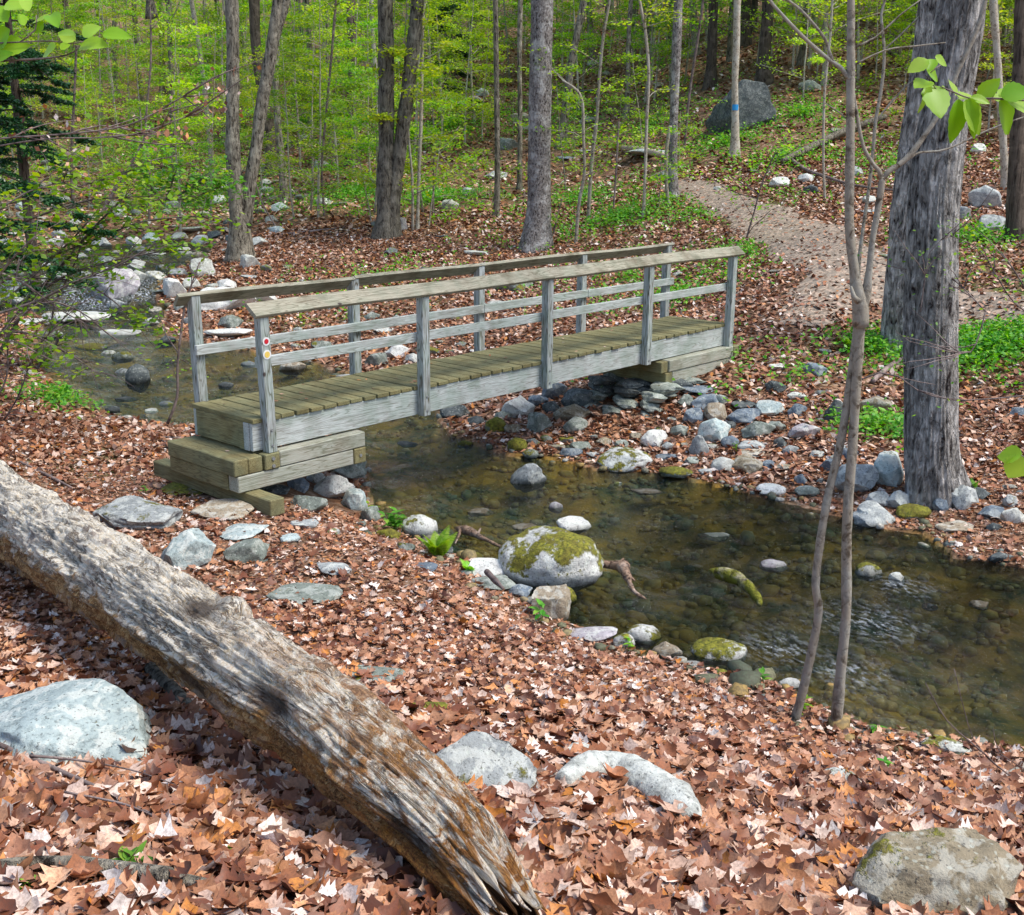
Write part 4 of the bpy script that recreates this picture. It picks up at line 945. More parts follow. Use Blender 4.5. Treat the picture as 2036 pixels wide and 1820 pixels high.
class Tree:
    def __init__(s): s.V = []; s.Q = []; s.n = 0
    def tube(s, pts, rad, n=6, wob=0, fs=1.):
        V, Q = tube_np(pts, rad, n, wob, fs); s.V.append(V); s.Q.append(Q+s.n); s.n += len(V)
    def mesh(s, name, mat): return mesh_np(name, np.vstack(s.V), np.vstack(s.Q), mat, smooth=True, link=False)
def make_understory(seed, Hh, R0, nl, leaf_n, spread, lL=.075, lmat=None, lo=.12, fork=False):
    """slender tree: thin stem, layered near-horizontal sprays of small leaves"""
    r = np.random.default_rng(seed); T_ = Tree(); lv = []
    st = limb_pts(np.zeros(3)-[0, 0, .2], np.array([r.normal(0, .06), r.normal(0, .06), 1.]), Hh, r, .3, 12, .07)
    T_.tube(*smooth_path(st, np.linspace(R0, R0*.15, 12), .4), 7)
    for k in range(nl):
        f = lo+(1-lo)*(k+r.random())/nl; i = min(10, int(f*11)); p = st[i]+(st[i+1]-st[i])*(f*11-i if f*11-i < 1 else 1)
        a = r.uniform(0, 6.28); L = spread*(1.05-f*.65)*r.uniform(.5, 1.15); d = np.array([math.cos(a), math.sin(a), r.uniform(.1, .65)])
        lp = limb_pts(p, d, L, r, -.4, 6, .22); T_.tube(*smooth_path(lp, np.linspace(R0*.34*(1.1-f*.6), .003, 6), .25), 5)
        for q in range(r.integers(3, 6)):
            j = r.integers(1, 6); tw = limb_pts(lp[j], lp[min(j+1, 5)]-lp[j-1]+r.normal(0, .5*L/3, 3)*[1, 1, .25], L*r.uniform(.25, .5), r, -.1, 4, .2); T_.tube(tw, [.006, .005, .004, .002], 4)
            m_ = max(3, int(1.5*leaf_n/nl/4.5*r.uniform(.5, 1.6))); t = r.uniform(.1, 1.1, m_)*3; ti_ = np.clip(t.astype(int), 0, 2)
            c = tw[ti_]+(tw[ti_+1]-tw[ti_])*(t-ti_)[:, None]+r.normal(0, 1, (m_, 3))*[.16, .16, .045]; lv.append(c)
    lv = np.vstack(lv); V, Q = leaf_quads(lv, 1.15*lL*r.uniform(.7, 1.35, len(lv)), 1.15*lL*.62*r.uniform(.7, 1.3, len(lv)), r, .42)
    return T_, V, Q
M_UNDER = {}
PROTO_S = []
for k, (Hh, R0, nl, ln_, spd, lL) in enumerate([(5.2, .035, 15, 1500, 1.9, .085), (7.0, .05, 19, 2300, 2.4, .085), (3.4, .022, 11, 900, 1.3, .08), (8.5, .06, 20, 2600, 2.8, .09), (6., .04, 16, 2100, 2.2, .08), (2.0, .014, 8, 420, .8, .07)]):
    T_, V, Q = make_understory(200+k, Hh, R0, nl, ln_, spd, lL)
    PROTO_S.append((T_.mesh('trunk', M_BARK_THIN), mesh_np('crown', V, Q, M_LEAF if k % 3 else M_LEAF_Y, link=False), Hh))
def put(name, label, cat, parts, p, yaw, sc, group):
    t = thing(name, label, cat, tuple(p), group); t.rotation_euler = (0, 0, yaw); t.scale = (sc, sc, sc)
    for nm, me in parts: obj(nm, me, t)
    return t
BASES = []
def far_from(px, py, dx, dy): return all(abs(px-a) > dx or abs(py-b) > dy for a, b in BASES)
# understory trees over the slope
SL = 'slender understory tree with sprays of small light green leaves on the wooded slope'
zones = [(66, -150, 960, 250, 480, (0, 1, 4, 2)), (100, -200, 960, 90, 270, (1, 3, 4)), (34, 960, 1420, 40, 230, (1, 3, 4)), (12, 960, 1420, 230, 420, (2, 5, 5)), (52, 1480, 2250, 20, 180, (0, 1, 3, 4)), (12, 1520, 2200, 170, 300, (2, 5, 0)), (44, -300, 2300, 10, 110, (3, 1, 3))]
for n_, x0, x1, y0, y1, ks in zones:
    for _ in range(n_):
        for _try in range(8):
            px, py = vr.uniform(x0, x1), vr.uniform(y0, y1)
            if 1380 < px < 1780 and py > 250: continue
            if 1395 < px < 1580 and 150 < py < 330: continue
            if far_from(px, py, 14, 20): break
        p, t = hit(px, py, water=False)
        if shore(p[None, :2])[0] < .3: continue
        k = int(vr.choice(ks)); BASES.append((px, py))
        me_t, me_c, Hh = PROTO_S[k]
        put('understory_tree', SL, 'tree', (('trunk', me_t), ('crown', me_c)), p, vr.uniform(0, 6.28), vr.uniform(.8, 1.2)*(1+.3*(t > 55)), 'slender understory trees on the wooded slope')
# tall background trees
def make_tall(seed, Hh, R0, bend):
    r = np.random.default_rng(seed); T_ = Tree(); lv = []
    st = limb_pts(np.array([0, 0, -.4]), np.array([r.normal(0, bend), r.normal(0, bend), 1.]), Hh, r, .35, 14, .05)
    rad = R0*np.linspace(1, .42, 14); rad[0] *= 1.45; pts, rr_ = smooth_path(st, rad, .35)
    rr_ = rr_*(1+.35*np.exp(-np.maximum(pts[:, 2], 0)/.35)); T_.tube(pts, rr_, 12, .12, 2.2)
    for k in range(9):
        f = r.uniform(.5, 1.); i = min(12, int(f*13)); a = r.uniform(0, 6.28); L = r.uniform(1.8, 4.2)
        lp = limb_pts(st[i], np.array([math.cos(a), math.sin(a), r.uniform(.3, 1.2)]), L, r, .2, 6, .25); T_.tube(*smooth_path(lp, np.linspace(R0*.28, .01, 6), .4), 6)
        for q in range(4):
            j = r.integers(2, 6); m_ = 55; c = lp[j]+r.normal(0, 1, (m_, 3))*[.65, .65, .3]; lv.append(c)
    for k in range(4):      # dead stubs and low twigs
        i = r.integers(3, 8); a = r.uniform(0, 6.28); lp = limb_pts(st[i], np.array([math.cos(a), math.sin(a), .3]), r.uniform(.4, 1.4), r, 0, 4, .25); T_.tube(lp, [.02, .014, .01, .004], 4)
    lv = np.vstack(lv); V, Q = leaf_quads(lv, .13*r.uniform(.7, 1.3, len(lv)), .085, r, .5); return T_, V, Q
PROTO_T = []
for k, (Hh, R0, b, mt) in enumerate([(15, .19, .02, M_BARK_DARK), (14, .15, .05, M_BARK), (13, .11, .07, M_BARK), (16, .22, .03, M_BARK_DARK), (12, .08, .05, M_BARK_THIN)]):
    T_, V, Q = make_tall(300+k, Hh, R0, b); PROTO_T.append((T_.mesh('trunk', mt), mesh_np('crown', V, Q, M_LEAF, link=False)))
TLB = 'tall background tree with bare lower trunk among the foliage of the slope'
tpos = [(699,330,3),(283,235,1),(325,190,0),(345,345,1),(1413,173,0),(1520,165,3),(1455,120,2),(1113,293,1),(1245,235,2),(1250,120,1),(620,250,2),(655,300,2),(890,190,2),(935,120,1),(1290,150,2),(1385,110,1),(1590,130,2),(1640,170,4),(1780,110,1),(2020,160,0),(2005,90,1),(420,250,2),(230,190,1),(150,160,0),(60,150,1),(800,230,1),(585,200,1),(1180,120,1),(1330,90,2),(1560,70,1)]
for px, py, k in tpos:
    p, t = hit(px, py, water=False); BASES.append((px, py))
    put('tree', TLB, 'tree', (('trunk', PROTO_T[k][0]), ('crown', PROTO_T[k][1])), p, vr.uniform(0, 6.28), vr.uniform(.85, 1.15)*(1.2 if t > 50 else 1), 'tall trees in the background')
for _ in range(46):
    px, py = vr.uniform(-250, 2300), vr.uniform(8, 130); p, t = hit(px, py, water=False); k = vr.integers(5)
    put('tree', TLB, 'tree', (('trunk', PROTO_T[k][0]), ('crown', PROTO_T[k][1])), p, vr.uniform(0, 6.28), vr.uniform(.8, 1.2), 'tall trees in the background')
TWL = []
# named trunks, each drawn where the photo shows it
def px_tree(name, label, cat, stems, mat, crown=True, limbs=5, twigs=0, n=18, wob=.1, flare=1.3, top=12.5, D0=None, leaf=M_LEAF, cn=700, group=None, step=.2, fs=2.4):
    """stems: lists of (px, py, width px) from the base upward"""
    b, _ = hit(stems[0][0][0], stems[0][0][1], water=False); D_ = D0 or (b-CAM)@HF
    t = thing(name, label, cat, tuple(b), group); T_ = Tree(); lv = []; ss = np.random.default_rng(abs(int(stems[0][0][0]*7+stems[0][0][1])))
    for si, stem in enumerate(stems):
        pts = []; rad = []
        for (px, py, w_) in stem: q = PD(px, py, D_+.02*si); pts.append(q); rad.append(w_*D_/F/2)
        pts = np.array(pts); rad = np.array(rad)
        if si == 0 or abs(stem[0][1]-stems[0][0][1]) < 60:
            g0 = pts[0].copy(); g0[2] = H(g0[0], g0[1])-.25; pts = np.vstack([g0, pts[0]+(pts[1]-pts[0])*.04, pts[1:]]); rad = np.concatenate([[rad[0]*flare*1.15], [rad[0]*1.05], rad[1:]])
        if top and stem[-1][1] <= 5 and top > pts[-1][2]:
            d = pts[-1]-pts[-2]; d /= np.linalg.norm(d); d = d*.5+np.array([0, 0, .6]); nz = 5; st0 = pts[-1]
            for k in range(1, nz+1): pts = np.vstack([pts, st0+d*(top-st0[2])/d[2]*k/nz+ss.normal(0, .05, 3)*[1, 1, 0]]); rad = np.append(rad, rad[-1]*.88)
        sp2, r2 = smooth_path(pts, rad, step)
        if rad.max() > .05 and flare > 1: r2 = r2*(1+(flare-1)*np.exp(-np.maximum(sp2[:, 2]-b[2], 0)/(rad.max()*1.6)))*1.
        T_.tube(sp2, r2, n, wob, fs)
        if limbs and crown:
            for k in range(limbs):
                i = int(len(pts)*.5+ss.random()*len(pts)*.5); i = min(i, len(pts)-1)
                if pts[i][2] < 7: i = len(pts)-1-ss.integers(0, 3)
                a = ss.uniform(0, 6.28); lp = limb_pts(pts[i], np.array([math.cos(a), math.sin(a), ss.uniform(.4, 1.3)]), ss.uniform(1.5, 3.5), ss, .2, 6, .22); T_.tube(*smooth_path(lp, np.linspace(max(rad[i]*.4, .02), .008, 6), .35), 6)
                for q in range(3): lv.append(lp[ss.integers(2, 6)]+ss.normal(0, 1, (max(10, cn//(limbs*3)), 3))*[.6, .6, .3])
    t['_l'] = 0
    for k in range(twigs):
        tp = pts; i = ss.integers(2, len(tp)) if len(tp) > 3 else 1; i = min(i, len(stems[0])); a = ss.uniform(0, 6.28); lp = limb_pts(tp[i]-(tp[i]-tp[i-1])*ss.random(), np.array([math.cos(a), math.sin(a), .5]), ss.uniform(.5, 1.4), ss, 0, 5, .3); T_.tube(lp, [.012, .01, .008, .006, .003], 4)
        TWL.append(lp)
    del t['_l']
    tr = T_.mesh('trunk', mat); off = np.array(b); tr.transform(mathutils.Matrix.Translation(tuple(-off))); obj('trunk', tr, t)
    if lv:
        lv = np.vstack(lv)-off; V, Q = leaf_quads(lv, .11, .07, ss, .5); mesh_np('crown', V, Q, leaf, t)
    return t
import mathutils
px_tree('tree', 'forked dark trunk with moss at its foot standing at the brook left of the bridge', 'tree', [[(478,515,44),(476,440,36),(468,370,32),(463,300,27),(463,104,24),(461,0,24)], [(486,450,30),(497,362,24),(510,290,22),(518,224,24),(539,104,23),(553,0,22)], [(541,100,14),(556,50,15),(569,0,16)]], M_BARK)
px_tree('tree', 'grey leaning trunk behind the forked trunk', 'tree', [[(544,350,27),(537,270,22),(520,170,21),(508,80,20),(505,0,20)]], M_BARK_DARK)
px_tree('tree', 'thin trunk with a low fork right behind the forked trunk', 'tree', [[(566,404,16),(560,320,15),(552,240,13),(548,150,12),(556,0,12)]], M_BARK)
px_tree('tree', 'stout dark trunk with a leaning grey stem growing from the same foot', 'tree', [[(768,473,46),(769,430,36),(766,345,31),(768,276,30),(768,140,30),(766,0,30)], [(776,440,34),(789,345,26),(800,260,26),(816,138,26),(830,0,25)]], M_BARK)
px_tree('tree', 'greenish pole-thin trunk leaning in front of the stout dark trunk', 'tree', [[(768,335,9),(762,276,9),(748,150,8),(741,60,8),(738,0,8)]], M_BARK_THIN, n=8, limbs=3)
px_tree('tree', 'large straight grey trunk speckled with white lichen in the middle behind the bridge', 'tree', [[(1066,495,54),(1070,440,45),(1072,380,43),(1073,240,43),(1076,120,42),(1078,0,42)]], M_BARK_SPOT, n=28, wob=.05)
px_tree('tree', 'thin straight dark trunk left of the speckled central trunk', 'tree', [[(986,432,12),(989,345,11),(987,150,10),(985,0,10)]], M_BARK, n=10, limbs=3)
px_tree('tree', 'thin trunk between the straight dark trunk and the speckled central trunk', 'tree', [[(1033,376,10),(1034,240,9),(1033,120,9),(1035,0,9)]], M_BARK, n=10, limbs=3)
px_tree('tree', 'slender light grey trunk left of the trail above the right half of the bridge', 'tree', [[(1338,394,20),(1338,300,17),(1341,200,16),(1345,100,18),(1349,0,18)]], M_BARK_SPOT, n=14, limbs=3)
px_tree('tree', 'thin bent stem hugging the slender light grey trunk', 'tree', [[(1329,412,7),(1324,350,6),(1326,290,7),(1333,250,6)]], M_BARK_THIN, n=8, crown=False)
TB = px_tree('tree', 'grey trunk with a blue paint blaze in front of the huge dark boulder', 'tree', [[(1461,312,17),(1462,240,14),(1461,173,13),(1464,90,13),(1466,0,13)]], M_BARK_THIN, n=12, limbs=3)
px_tree('tree', 'smooth grey trunk right of the big furrowed tree', 'tree', [[(2000,375,15),(1995,290,14),(1989,207,14),(1982,100,13),(1975,0,14)]], M_BARK_THIN, n=12, limbs=3)
px_tree('tree', 'stout dark trunk at the right edge of the picture above the boulders', 'tree', [[(2022,478,36),(2020,380,30),(2022,276,27),(2028,120,25),(2032,0,26)]], M_BARK_DARK, limbs=3)
for lab, st, mt in [('crooked sapling below the trail left of the slender light grey trunk', [(1279,435,7),(1283,340,6),(1286,240,6),(1290,150,6),(1283,60,6),(1272,0,5)], M_BARK_THIN),
                ('thin leaning sapling with a dark upper stem behind the middle of the handrail', [(1169,445,8),(1176,330,7),(1186,242,7),(1192,150,6),(1200,70,6),(1212,0,5)], M_BARK_THIN),
                ('pale crooked sapling beside the speckled central trunk', [(1145,483,7),(1152,400,7),(1162,345,6),(1160,270,6),(1158,207,6),(1147,180,5),(1118,160,3)], M_BARK_THIN),
                ('greyish sapling right of the stout forked pair of trunks', [(830,459,7),(833,350,7),(837,242,7),(839,120,6),(841,35,6),(845,0,6)], M_BARK_THIN),
                ('very thin dark sapling rising from the leaves behind the bridge', [(861,428,4),(862,370,4),(865,304,3),(880,270,2)], M_TWIG),
                ('thin sapling left of the forked trunk standing among creek rocks', [(553,460,3),(520,400,3),(500,330,2)], M_TWIG),
                ('thin pale sapling among creek rocks at upper left', [(148,432,7),(142,328,6),(148,186,5),(152,90,4)], M_TWIG),
                ('thin dark sapling with green leaves between creek and forked trunk', [(297,445,5),(296,330,5),(290,250,4),(300,120,4),(298,0,3)], M_TWIG),
                ('thin sapling beyond the leaning grey trunk', [(645,430,5),(640,330,5),(650,210,5),(660,100,5),(668,0,5)], M_TWIG),
                ('smooth pole behind the leafy slope left of centre', [(425,365,11),(412,230,10),(398,110,9),(380,0,9)], M_BARK_THIN),
                ('whitish sapling right of the speckled trunk on the slope', [(1220,414,4),(1226,330,4),(1230,242,4)], M_TWIG),
                ('thin sapling near the fallen branch by the trail', [(1640,395,5),(1637,300,5),(1640,180,5),(1650,80,5),(1655,0,5)], M_BARK_THIN),
                ('dead leaning twig sapling beside the trail', [(1485,473,4),(1500,420,3),(1516,362,3),(1547,293,2)], M_TWIG),
                ('thin grey sapling above the right end post', [(1360,300,5),(1372,180,5),(1390,60,5),(1398,0,5)], M_TWIG),
                ('thin dark sapling behind the far right railings', [(1100,470,4),(1108,430,3),(1118,395,2)], M_TWIG)]:
    TWL.clear(); t = px_tree('sapling', lab, 'sapling', [st], mt, crown=False, n=7, wob=.05, flare=1.15, top=9, step=.12, twigs=9 if len(st) > 3 else 4)
    ss = np.random.default_rng(int(st[0][0])); lv = np.vstack([lp[j]+ss.normal(0, 1, (13, 3))*[.16, .16, .05] for lp in TWL for j in range(2, 5)])-np.array(t.location)
    V, Q = leaf_quads(lv, .085, .055, ss, .35); mesh_np('leaves', V, Q, M_LEAF_Y if ss.random() < .5 else M_LEAF, t)
# blue blaze on the trunk by the huge boulder
pb = PD(1461, 214, (np.array(TB.location)-CAM)@HF); rb = 7.2*((pb-CAM)@HF)/F
aa_ = np.linspace(-.9, .9, 9); dcam = -HF; V = []
for zz in (-.075, .075):
    for a in aa_: dd = dcam*math.cos(a)+HR*math.sin(a); V.append(pb-np.array(TB.location)+dd*(rb*1.04)+np.array([0, 0, zz]))
obj('blaze', mesh_py('blaze', V, [(k, k+1, k+10, k+9) for k in range(8)], m_plain('blue_paint', (.02, .28, .62))), TB)

# the big furrowed tree: two close trunks
def big_tree(name, label, stem, D0, seed, roots):
    b, _ = hit(stem[0][0], stem[0][1], water=False); D_ = D0 or (b-CAM)@HF; pts = [PD(a, c, D_) for a, c, w in stem]; rad = [w*D_/F/2 for a, c, w in stem]
    g0 = pts[0].copy(); g0[2] -= .35; pts = [g0]+pts; rad = [rad[0]*1.1]+rad; d = pts[-1]-pts[-2]; d /= np.linalg.norm(d)
    for k in range(6): pts.append(pts[-1]+(d*.6+np.array([0, 0, .5]))*1.1); rad.append(rad[-1]*.95)
    P_, R_ = smooth_path(pts, rad, .022); n = 170; a = np.arange(n)/n*2*math.pi
    z = P_[:, 2][:, None]*np.ones((1, n)); ca, sa = np.cos(a)[None]+0*z, np.sin(a)[None]+0*z
    r_ = R_[:, None]*np.ones((1, n)); s = seed*13.7
    ridge = np.abs(fbm(np.stack([ca*5.2+s, sa*5.2, z*1.0+.25*fbm(np.stack([ca*2, sa*2, z*1.5], -1), 2)], -1), 3)); fin = fbm(np.stack([ca*15+s, sa*15, z*5], -1), 3); lob = fbm(np.stack([ca*1.3+s, sa*1.3, z*.35], -1), 2)
    r_ = r_*(1+.07*lob)+R_[:, None].clip(.05, .3)*(.16*np.minimum(ridge, .45)-.03+.022*fin)
    for (ra, rw, ramp_, rh) in roots: r_ = r_+np.exp(-(np.angle(np.exp(1j*(a-ra)))/rw)**2)[None]*ramp_*np.exp(-np.maximum(z-b[2], 0)/rh)
    V = np.stack([P_[:, 0][:, None]+r_*ca, P_[:, 1][:, None]+r_*sa, z+0*ca], -1).reshape(-1, 3)-np.array(b); m_ = len(P_)
    i = np.arange(m_-1)[:, None]*n; j = np.arange(n)[None]; j2 = (j+1) % n; Q = np.stack([i+j, i+j2, i+n+j2, i+n+j], -1).reshape(-1, 4)
    t = thing(name, label, 'tree', tuple(b)); mesh_np('trunk', V, Q, M_BARK_BIG, t, smooth=True)
    T2 = Tree(); lv = []; ss = np.random.default_rng(seed)
    for k in range(7):
        i0 = len(pts)-1-ss.integers(0, 4); aa2 = ss.uniform(0, 6.28); lp = limb_pts(np.array(pts[i0])-np.array(b), np.array([math.cos(aa2), math.sin(aa2), .8]), ss.uniform(2, 3.5), ss, .2, 6, .2); T2.tube(*smooth_path(lp, np.linspace(.07, .01, 6), .3), 7)
        for q in range(4): lv.append(lp[ss.integers(2, 6)]+ss.normal(0, 1, (35, 3))*[.5, .5, .25])
    obj('limbs', T2.mesh('limbs', M_BARK_DARK), t); V, Q = leaf_quads(np.vstack(lv), .1, .06, ss, .5); mesh_np('crown', V, Q, M_LEAF, t)
    return t, b, D_
camang = math.atan2(-HF[1], -HF[0])
BT1, b1_, D1_ = big_tree('tree', 'big furrowed grey tree with flaring roots on the far bank at right', [(1856,985,112),(1850,900,100),(1851,780,98),(1850,690,99),(1852,560,96),(1856,420,93),(1868,300,90),(1886,180,87),(1903,80,86),(1913,0,85)], None, 3,
         [(camang+math.pi/2, .38, .17, .22), (camang+.75, .35, .06, .25), (camang-1.1, .4, .05, .2), (camang+2.6, .5, .08, .3)])
BT2, b2_, D2_ = big_tree('tree', 'second furrowed trunk standing close behind the big furrowed tree', [(1788,700,66),(1790,620,64),(1800,520,66),(1810,420,72),(1828,300,78),(1846,180,76),(1860,80,74),(1868,0,72)], None, 4, [(camang-1.4, .4, .08, .25)])

# twin-stemmed sapling in front
SD = None
bA, _ = hit(1662, 1448); D_ = (bA-CAM)@HF
TW = thing('twin_stem_sapling', 'thin sapling with two smooth stems joining and branching above at the near shore', 'sapling', tuple(bA))
T_ = Tree(); offA = np.array(bA)
def stem(pts, dd=0., st=.04, n=14, wob=.09, fs=14.):
    pp = np.array([PD(a, b, D_+dd) for a, b, w in pts])-offA; rr_ = np.array([w*D_/F/2 for a, b, w in pts]); a_, b_ = smooth_path(pp, rr_, st)
    # swollen nodes along the stem
    L2 = np.concatenate([[0], np.cumsum(np.linalg.norm(np.diff(a_, axis=0), axis=1))]); b_ = b_*(1+.09*np.exp(-((L2 % .23)/.012)**2)); T_.tube(a_, b_, n, wob, fs); return pp
stem([(1656,1470,30),(1662,1440,27),(1672,1330,23),(1682,1221,21),(1684,1049,21),(1696,876,20),(1704,740,20),(1711,640,20)])
stem([(1578,1440,22),(1588,1405,20),(1606,1330,19),(1627,1221,17),(1622,1150,17),(1644,997,17),(1672,876,17),(1691,755,17),(1706,650,18),(1711,612,22)], .03)
stem([(1711,650,30),(1712,615,32),(1703,570,24),(1699,539,20),(1689,449,18),(1690,320,17),(1691,242,17),(1692,120,16),(1692,0,15),(1693,-150,14),(1690,-500,11),(1700,-1000,6)])
stem([(1712,625,26),(1722,585,20),(1728,540,14),(1734,483,12),(1744,425,12),(1751,380,13),(1755,352,13)])
stem([(1755,360,12),(1748,340,9),(1737,328,8),(1717,293,7),(1706,242,7),(1696,180,6)])
stem([(1755,356,13),(1766,342,11),(1800,318,11),(1834,276,10),(1869,221,10),(1905,140,9),(1938,69,9),(1960,0,8),(1985,-90,7),(2010,-250,5)])
stem([(1770,340,6),(1800,322,5),(1827,304,4),(1882,297,4),(1972,256,3),(2060,225,3)])
stem([(1689,158,9),(1672,135,8),(1651,121,8),(1620,95,7),(1592,69,7),(1560,35,6),(1530,0,6),(1490,-60,5)])
stem([(1655,122,7),(1648,100,6),(1641,79,6),(1618,48,5),(1592,20,5),(1566,0,5),(1530,-30,4)])
stem([(1708,600,12),(1697,590,10),(1692,570,5)], -.03)
for a in [[(1697,95,5),(1740,75,4),(1790,30,3),(1830,0,2)],[(1697,130,4),(1760,100,3),(1820,92,3),(1880,85,2)],[(1690,242,3),(1670,225,3),(1640,205,2)]]: stem(a, 0, .05, 7)
obj('trunk', T_.mesh('trunk', M_BARK_THIN), TW)
# slim white stem behind it
px_tree('sapling', 'slim whitish stem rising behind the fork of the twin-stemmed sapling', 'sapling', [[(1706,690,9),(1707,540,8),(1714,470,7),(1727,380,7),(1735,310,7),(1741,242,7),(1752,180,7),(1758,121,6),(1756,70,6),(1752,30,5),(1760,0,5)], [(1741,242,4),(1775,200,4),(1815,160,3),(1850,140,3)], [(1757,100,3),(1790,70,3),(1830,30,2)]], M_BARK_THIN, crown=False, n=8, wob=.06, flare=1.1, top=6, step=.1)

# broad leaves close to the camera
def blade(L, W, teeth=False, curl=.2, droop=.25, K=9):
    """one leaf: base at origin, along +x, normal +z; returns V, Q"""
    t = np.linspace(0, 1, K); w = W/2*np.sin(np.pi*t**.8)**.8*(1-.15*t); w[-1] = .001; w[0] = .003
    if teeth: w = w*(1+.10*(np.arange(K) % 2))
    z = -droop*L*t**2; V = []
    for k in range(K):
        for s in (-1, -.5, 0, .5, 1): V.append((t[k]*L, s*w[k], z[k]+curl*abs(s)*w[k]+.03*L*math.sin(6*t[k]+s)*abs(s)*.6))
    Q = [(k*5+j, k*5+j+1, k*5+j+6, k*5+j+5) for k in range(K-1) for j in range(4)]
    return np.array(V), np.array(Q)
def orient(V, p, d, nrm):
    d = d/np.linalg.norm(d); s = np.cross(nrm, d); s /= np.linalg.norm(s)+1e-9; u = np.cross(d, s); return p+V[:, :1]*d+V[:, 1:2]*s+V[:, 2:]*u
def leafy(name, label, twigs, leaves, D0, cat='branch', mat=M_LEAF_B, tmat=M_TWIG, seed=1, face=.6):
    r = np.random.default_rng(seed); b = PD(*twigs[0][0][:2], D0); t = thing(name, label, cat, tuple(b)); T2 = Tree()
    for tw in twigs:
        pp = np.array([PD(a, c, D0+(w_[3] if len(w_) > 3 else 0)) for w_ in tw for a, c in [w_[:2]]]); rr_ = np.array([w_[2]*D0/F/2 for w_ in tw]); T2.tube(*[x if k else x-np.array(b) for k, x in enumerate(smooth_path(pp, rr_, .02))], 7, .08, 20)
    obj('twigs', T2.mesh('twigs', tmat), t); Vs, Qs, n = [], [], 0
    for (x0, y0, x1, y1, wpx) in leaves:
        dz = r.normal(0, .03); p0 = PD(x0, y0, D0+dz); p1 = PD(x1, y1, D0+dz+r.normal(0, .03)); L = np.linalg.norm(p1-p0); nrm = -FW*face*1.6+np.array([0, 0, .7])+r.normal(0, .3, 3)
        V, Q = blade(L*1.1, wpx*D0/F*1.45, True, r.uniform(.1, .35), r.uniform(0, .15), 12); V = orient(V, p0, p1-p0, nrm/np.linalg.norm(nrm)); Vs.append(V-np.array(b)); Qs.append(Q+n); n += len(V)
    mesh_np('leaves', np.vstack(Vs), np.vstack(Qs), mat, t, smooth=True); return t
leafy('leafy_branch', 'bright serrated young leaves hanging on a twig before the big furrowed tree', [[(2200,210,5),(2036,200,4),(1975,196,4),(1930,196,3),(1893,182,3),(1870,172,2)],[(1893,182,2),(1862,178,2),(1848,160,1.5),(1840,150,1.5)],[(1870,130,2),(1850,145,2),(1848,162,1.5)]],
      [(1848,162,1822,172,26),(1846,168,1834,222,22),(1850,170,1872,226,42),(1872,172,1880,178,6),(1846,120,1808,142,22),(1856,118,1848,137,16),(1860,112,1880,130,14),(1842,136,1868,158,18),(1900,190,1888,160,18),(1905,196,1930,190,20),(1905,198,1898,278,30),(1918,200,1950,262,0.1+34),(1928,196,1940,270,20),
       (1945,196,1985,160,24),(1930,194,1965,204,16),(1975,196,2025,205,26),(1990,190,2045,182,34),(1988,200,2012,262,44),(2000,196,2060,225,34),(1985,192,2015,176,20)], 3.1, seed=5)
leafy('leafy_branch', 'single bright leaf sprig at the right edge below the big tree roots', [[(2150,960,3),(2070,930,2.5),(2030,905,2)]], [(2032,905,1985,905,30),(2034,906,2008,948,40),(2040,905,2060,950,26)], 3.3, seed=6)
leafy('leafy_branch', 'large out-of-focus light green leaves on a dark twig in the top left corner', [[(-150,140,6),(0,122,5),(69,118,4),(131,110,3),(166,90,2)],[(-80,90,4),(40,84,3),(100,82,3),(150,86,2),(200,72,2)],[(40,84,3),(70,60,3),(72,30,2)]],
      [(0,100,55,92,34),(-10,84,10,70,24),(20,60,-15,95,30),(160,92,205,85,30),(150,80,118,66,20),(205,70,255,72,26),(165,72,195,52,24),(110,95,82,110,28),(100,36,65,45,20),(60,20,40,-8,30),(100,30,112,45,22),(10,10,50,10,36),(-20,20,10,35,34),(50,50,36,30,20),(115,70,145,66,16),(120,98,138,90,14),(-10,120,20,104,20),(85,60,70,50,18)], 3.0, seed=7)
# hazel-like shrub over the brook on the left
def twiggy(name, label, twigs, D0, nleaf, lsz, cat='shrub', mat=M_LEAF, seed=1, cover=None, tmat=M_TWIG, zs=.06, flat=.35, sub=2):
    r = np.random.default_rng(seed); b = PD(*twigs[0][0][:2], D0); b = np.array([b[0], b[1], b[2]]); t = thing(name, label, cat, tuple(b)); T2 = Tree(); pool = []
    for tw in twigs:
        dd = r.normal(0, .35); pp = np.array([PD(w_[0], w_[1], D0+dd*k/len(tw)) for k, w_ in enumerate(tw)]); rr_ = np.array([w_[2]*D0/F/2 for w_ in tw]); a_, b_ = smooth_path(pp, rr_, .1); T2.tube(a_-b, b_, 6, .08, 8)
        for k in range(int(len(a_)*.5*sub/2)):
            i = r.integers(len(a_)//4, len(a_)); d = a_[min(i+1, len(a_)-1)]-a_[i-1]; d = d/(np.linalg.norm(d)+1e-9)+r.normal(0, .5, 3); l2 = limb_pts(a_[i], d, r.uniform(.2, .75), r, .1, 5, .25); T2.tube(l2-b, np.linspace(.006, .0015, 5), 4); pool.append(l2)
    obj('branches', T2.mesh('branches', tmat), t)
    if nleaf:
        pool = np.vstack([q[1:] for q in pool]); c = pool[r.integers(0, len(pool), nleaf)]+r.normal(0, 1, (nleaf, 3))*[.1, .1, zs]-b
        V, Q = leaf_quads(c, lsz*r.uniform(.6, 1.25, nleaf), lsz*.8*r.uniform(.6, 1.2, nleaf), r, flat); mesh_np('leaves', V, Q, mat, t)
    return t
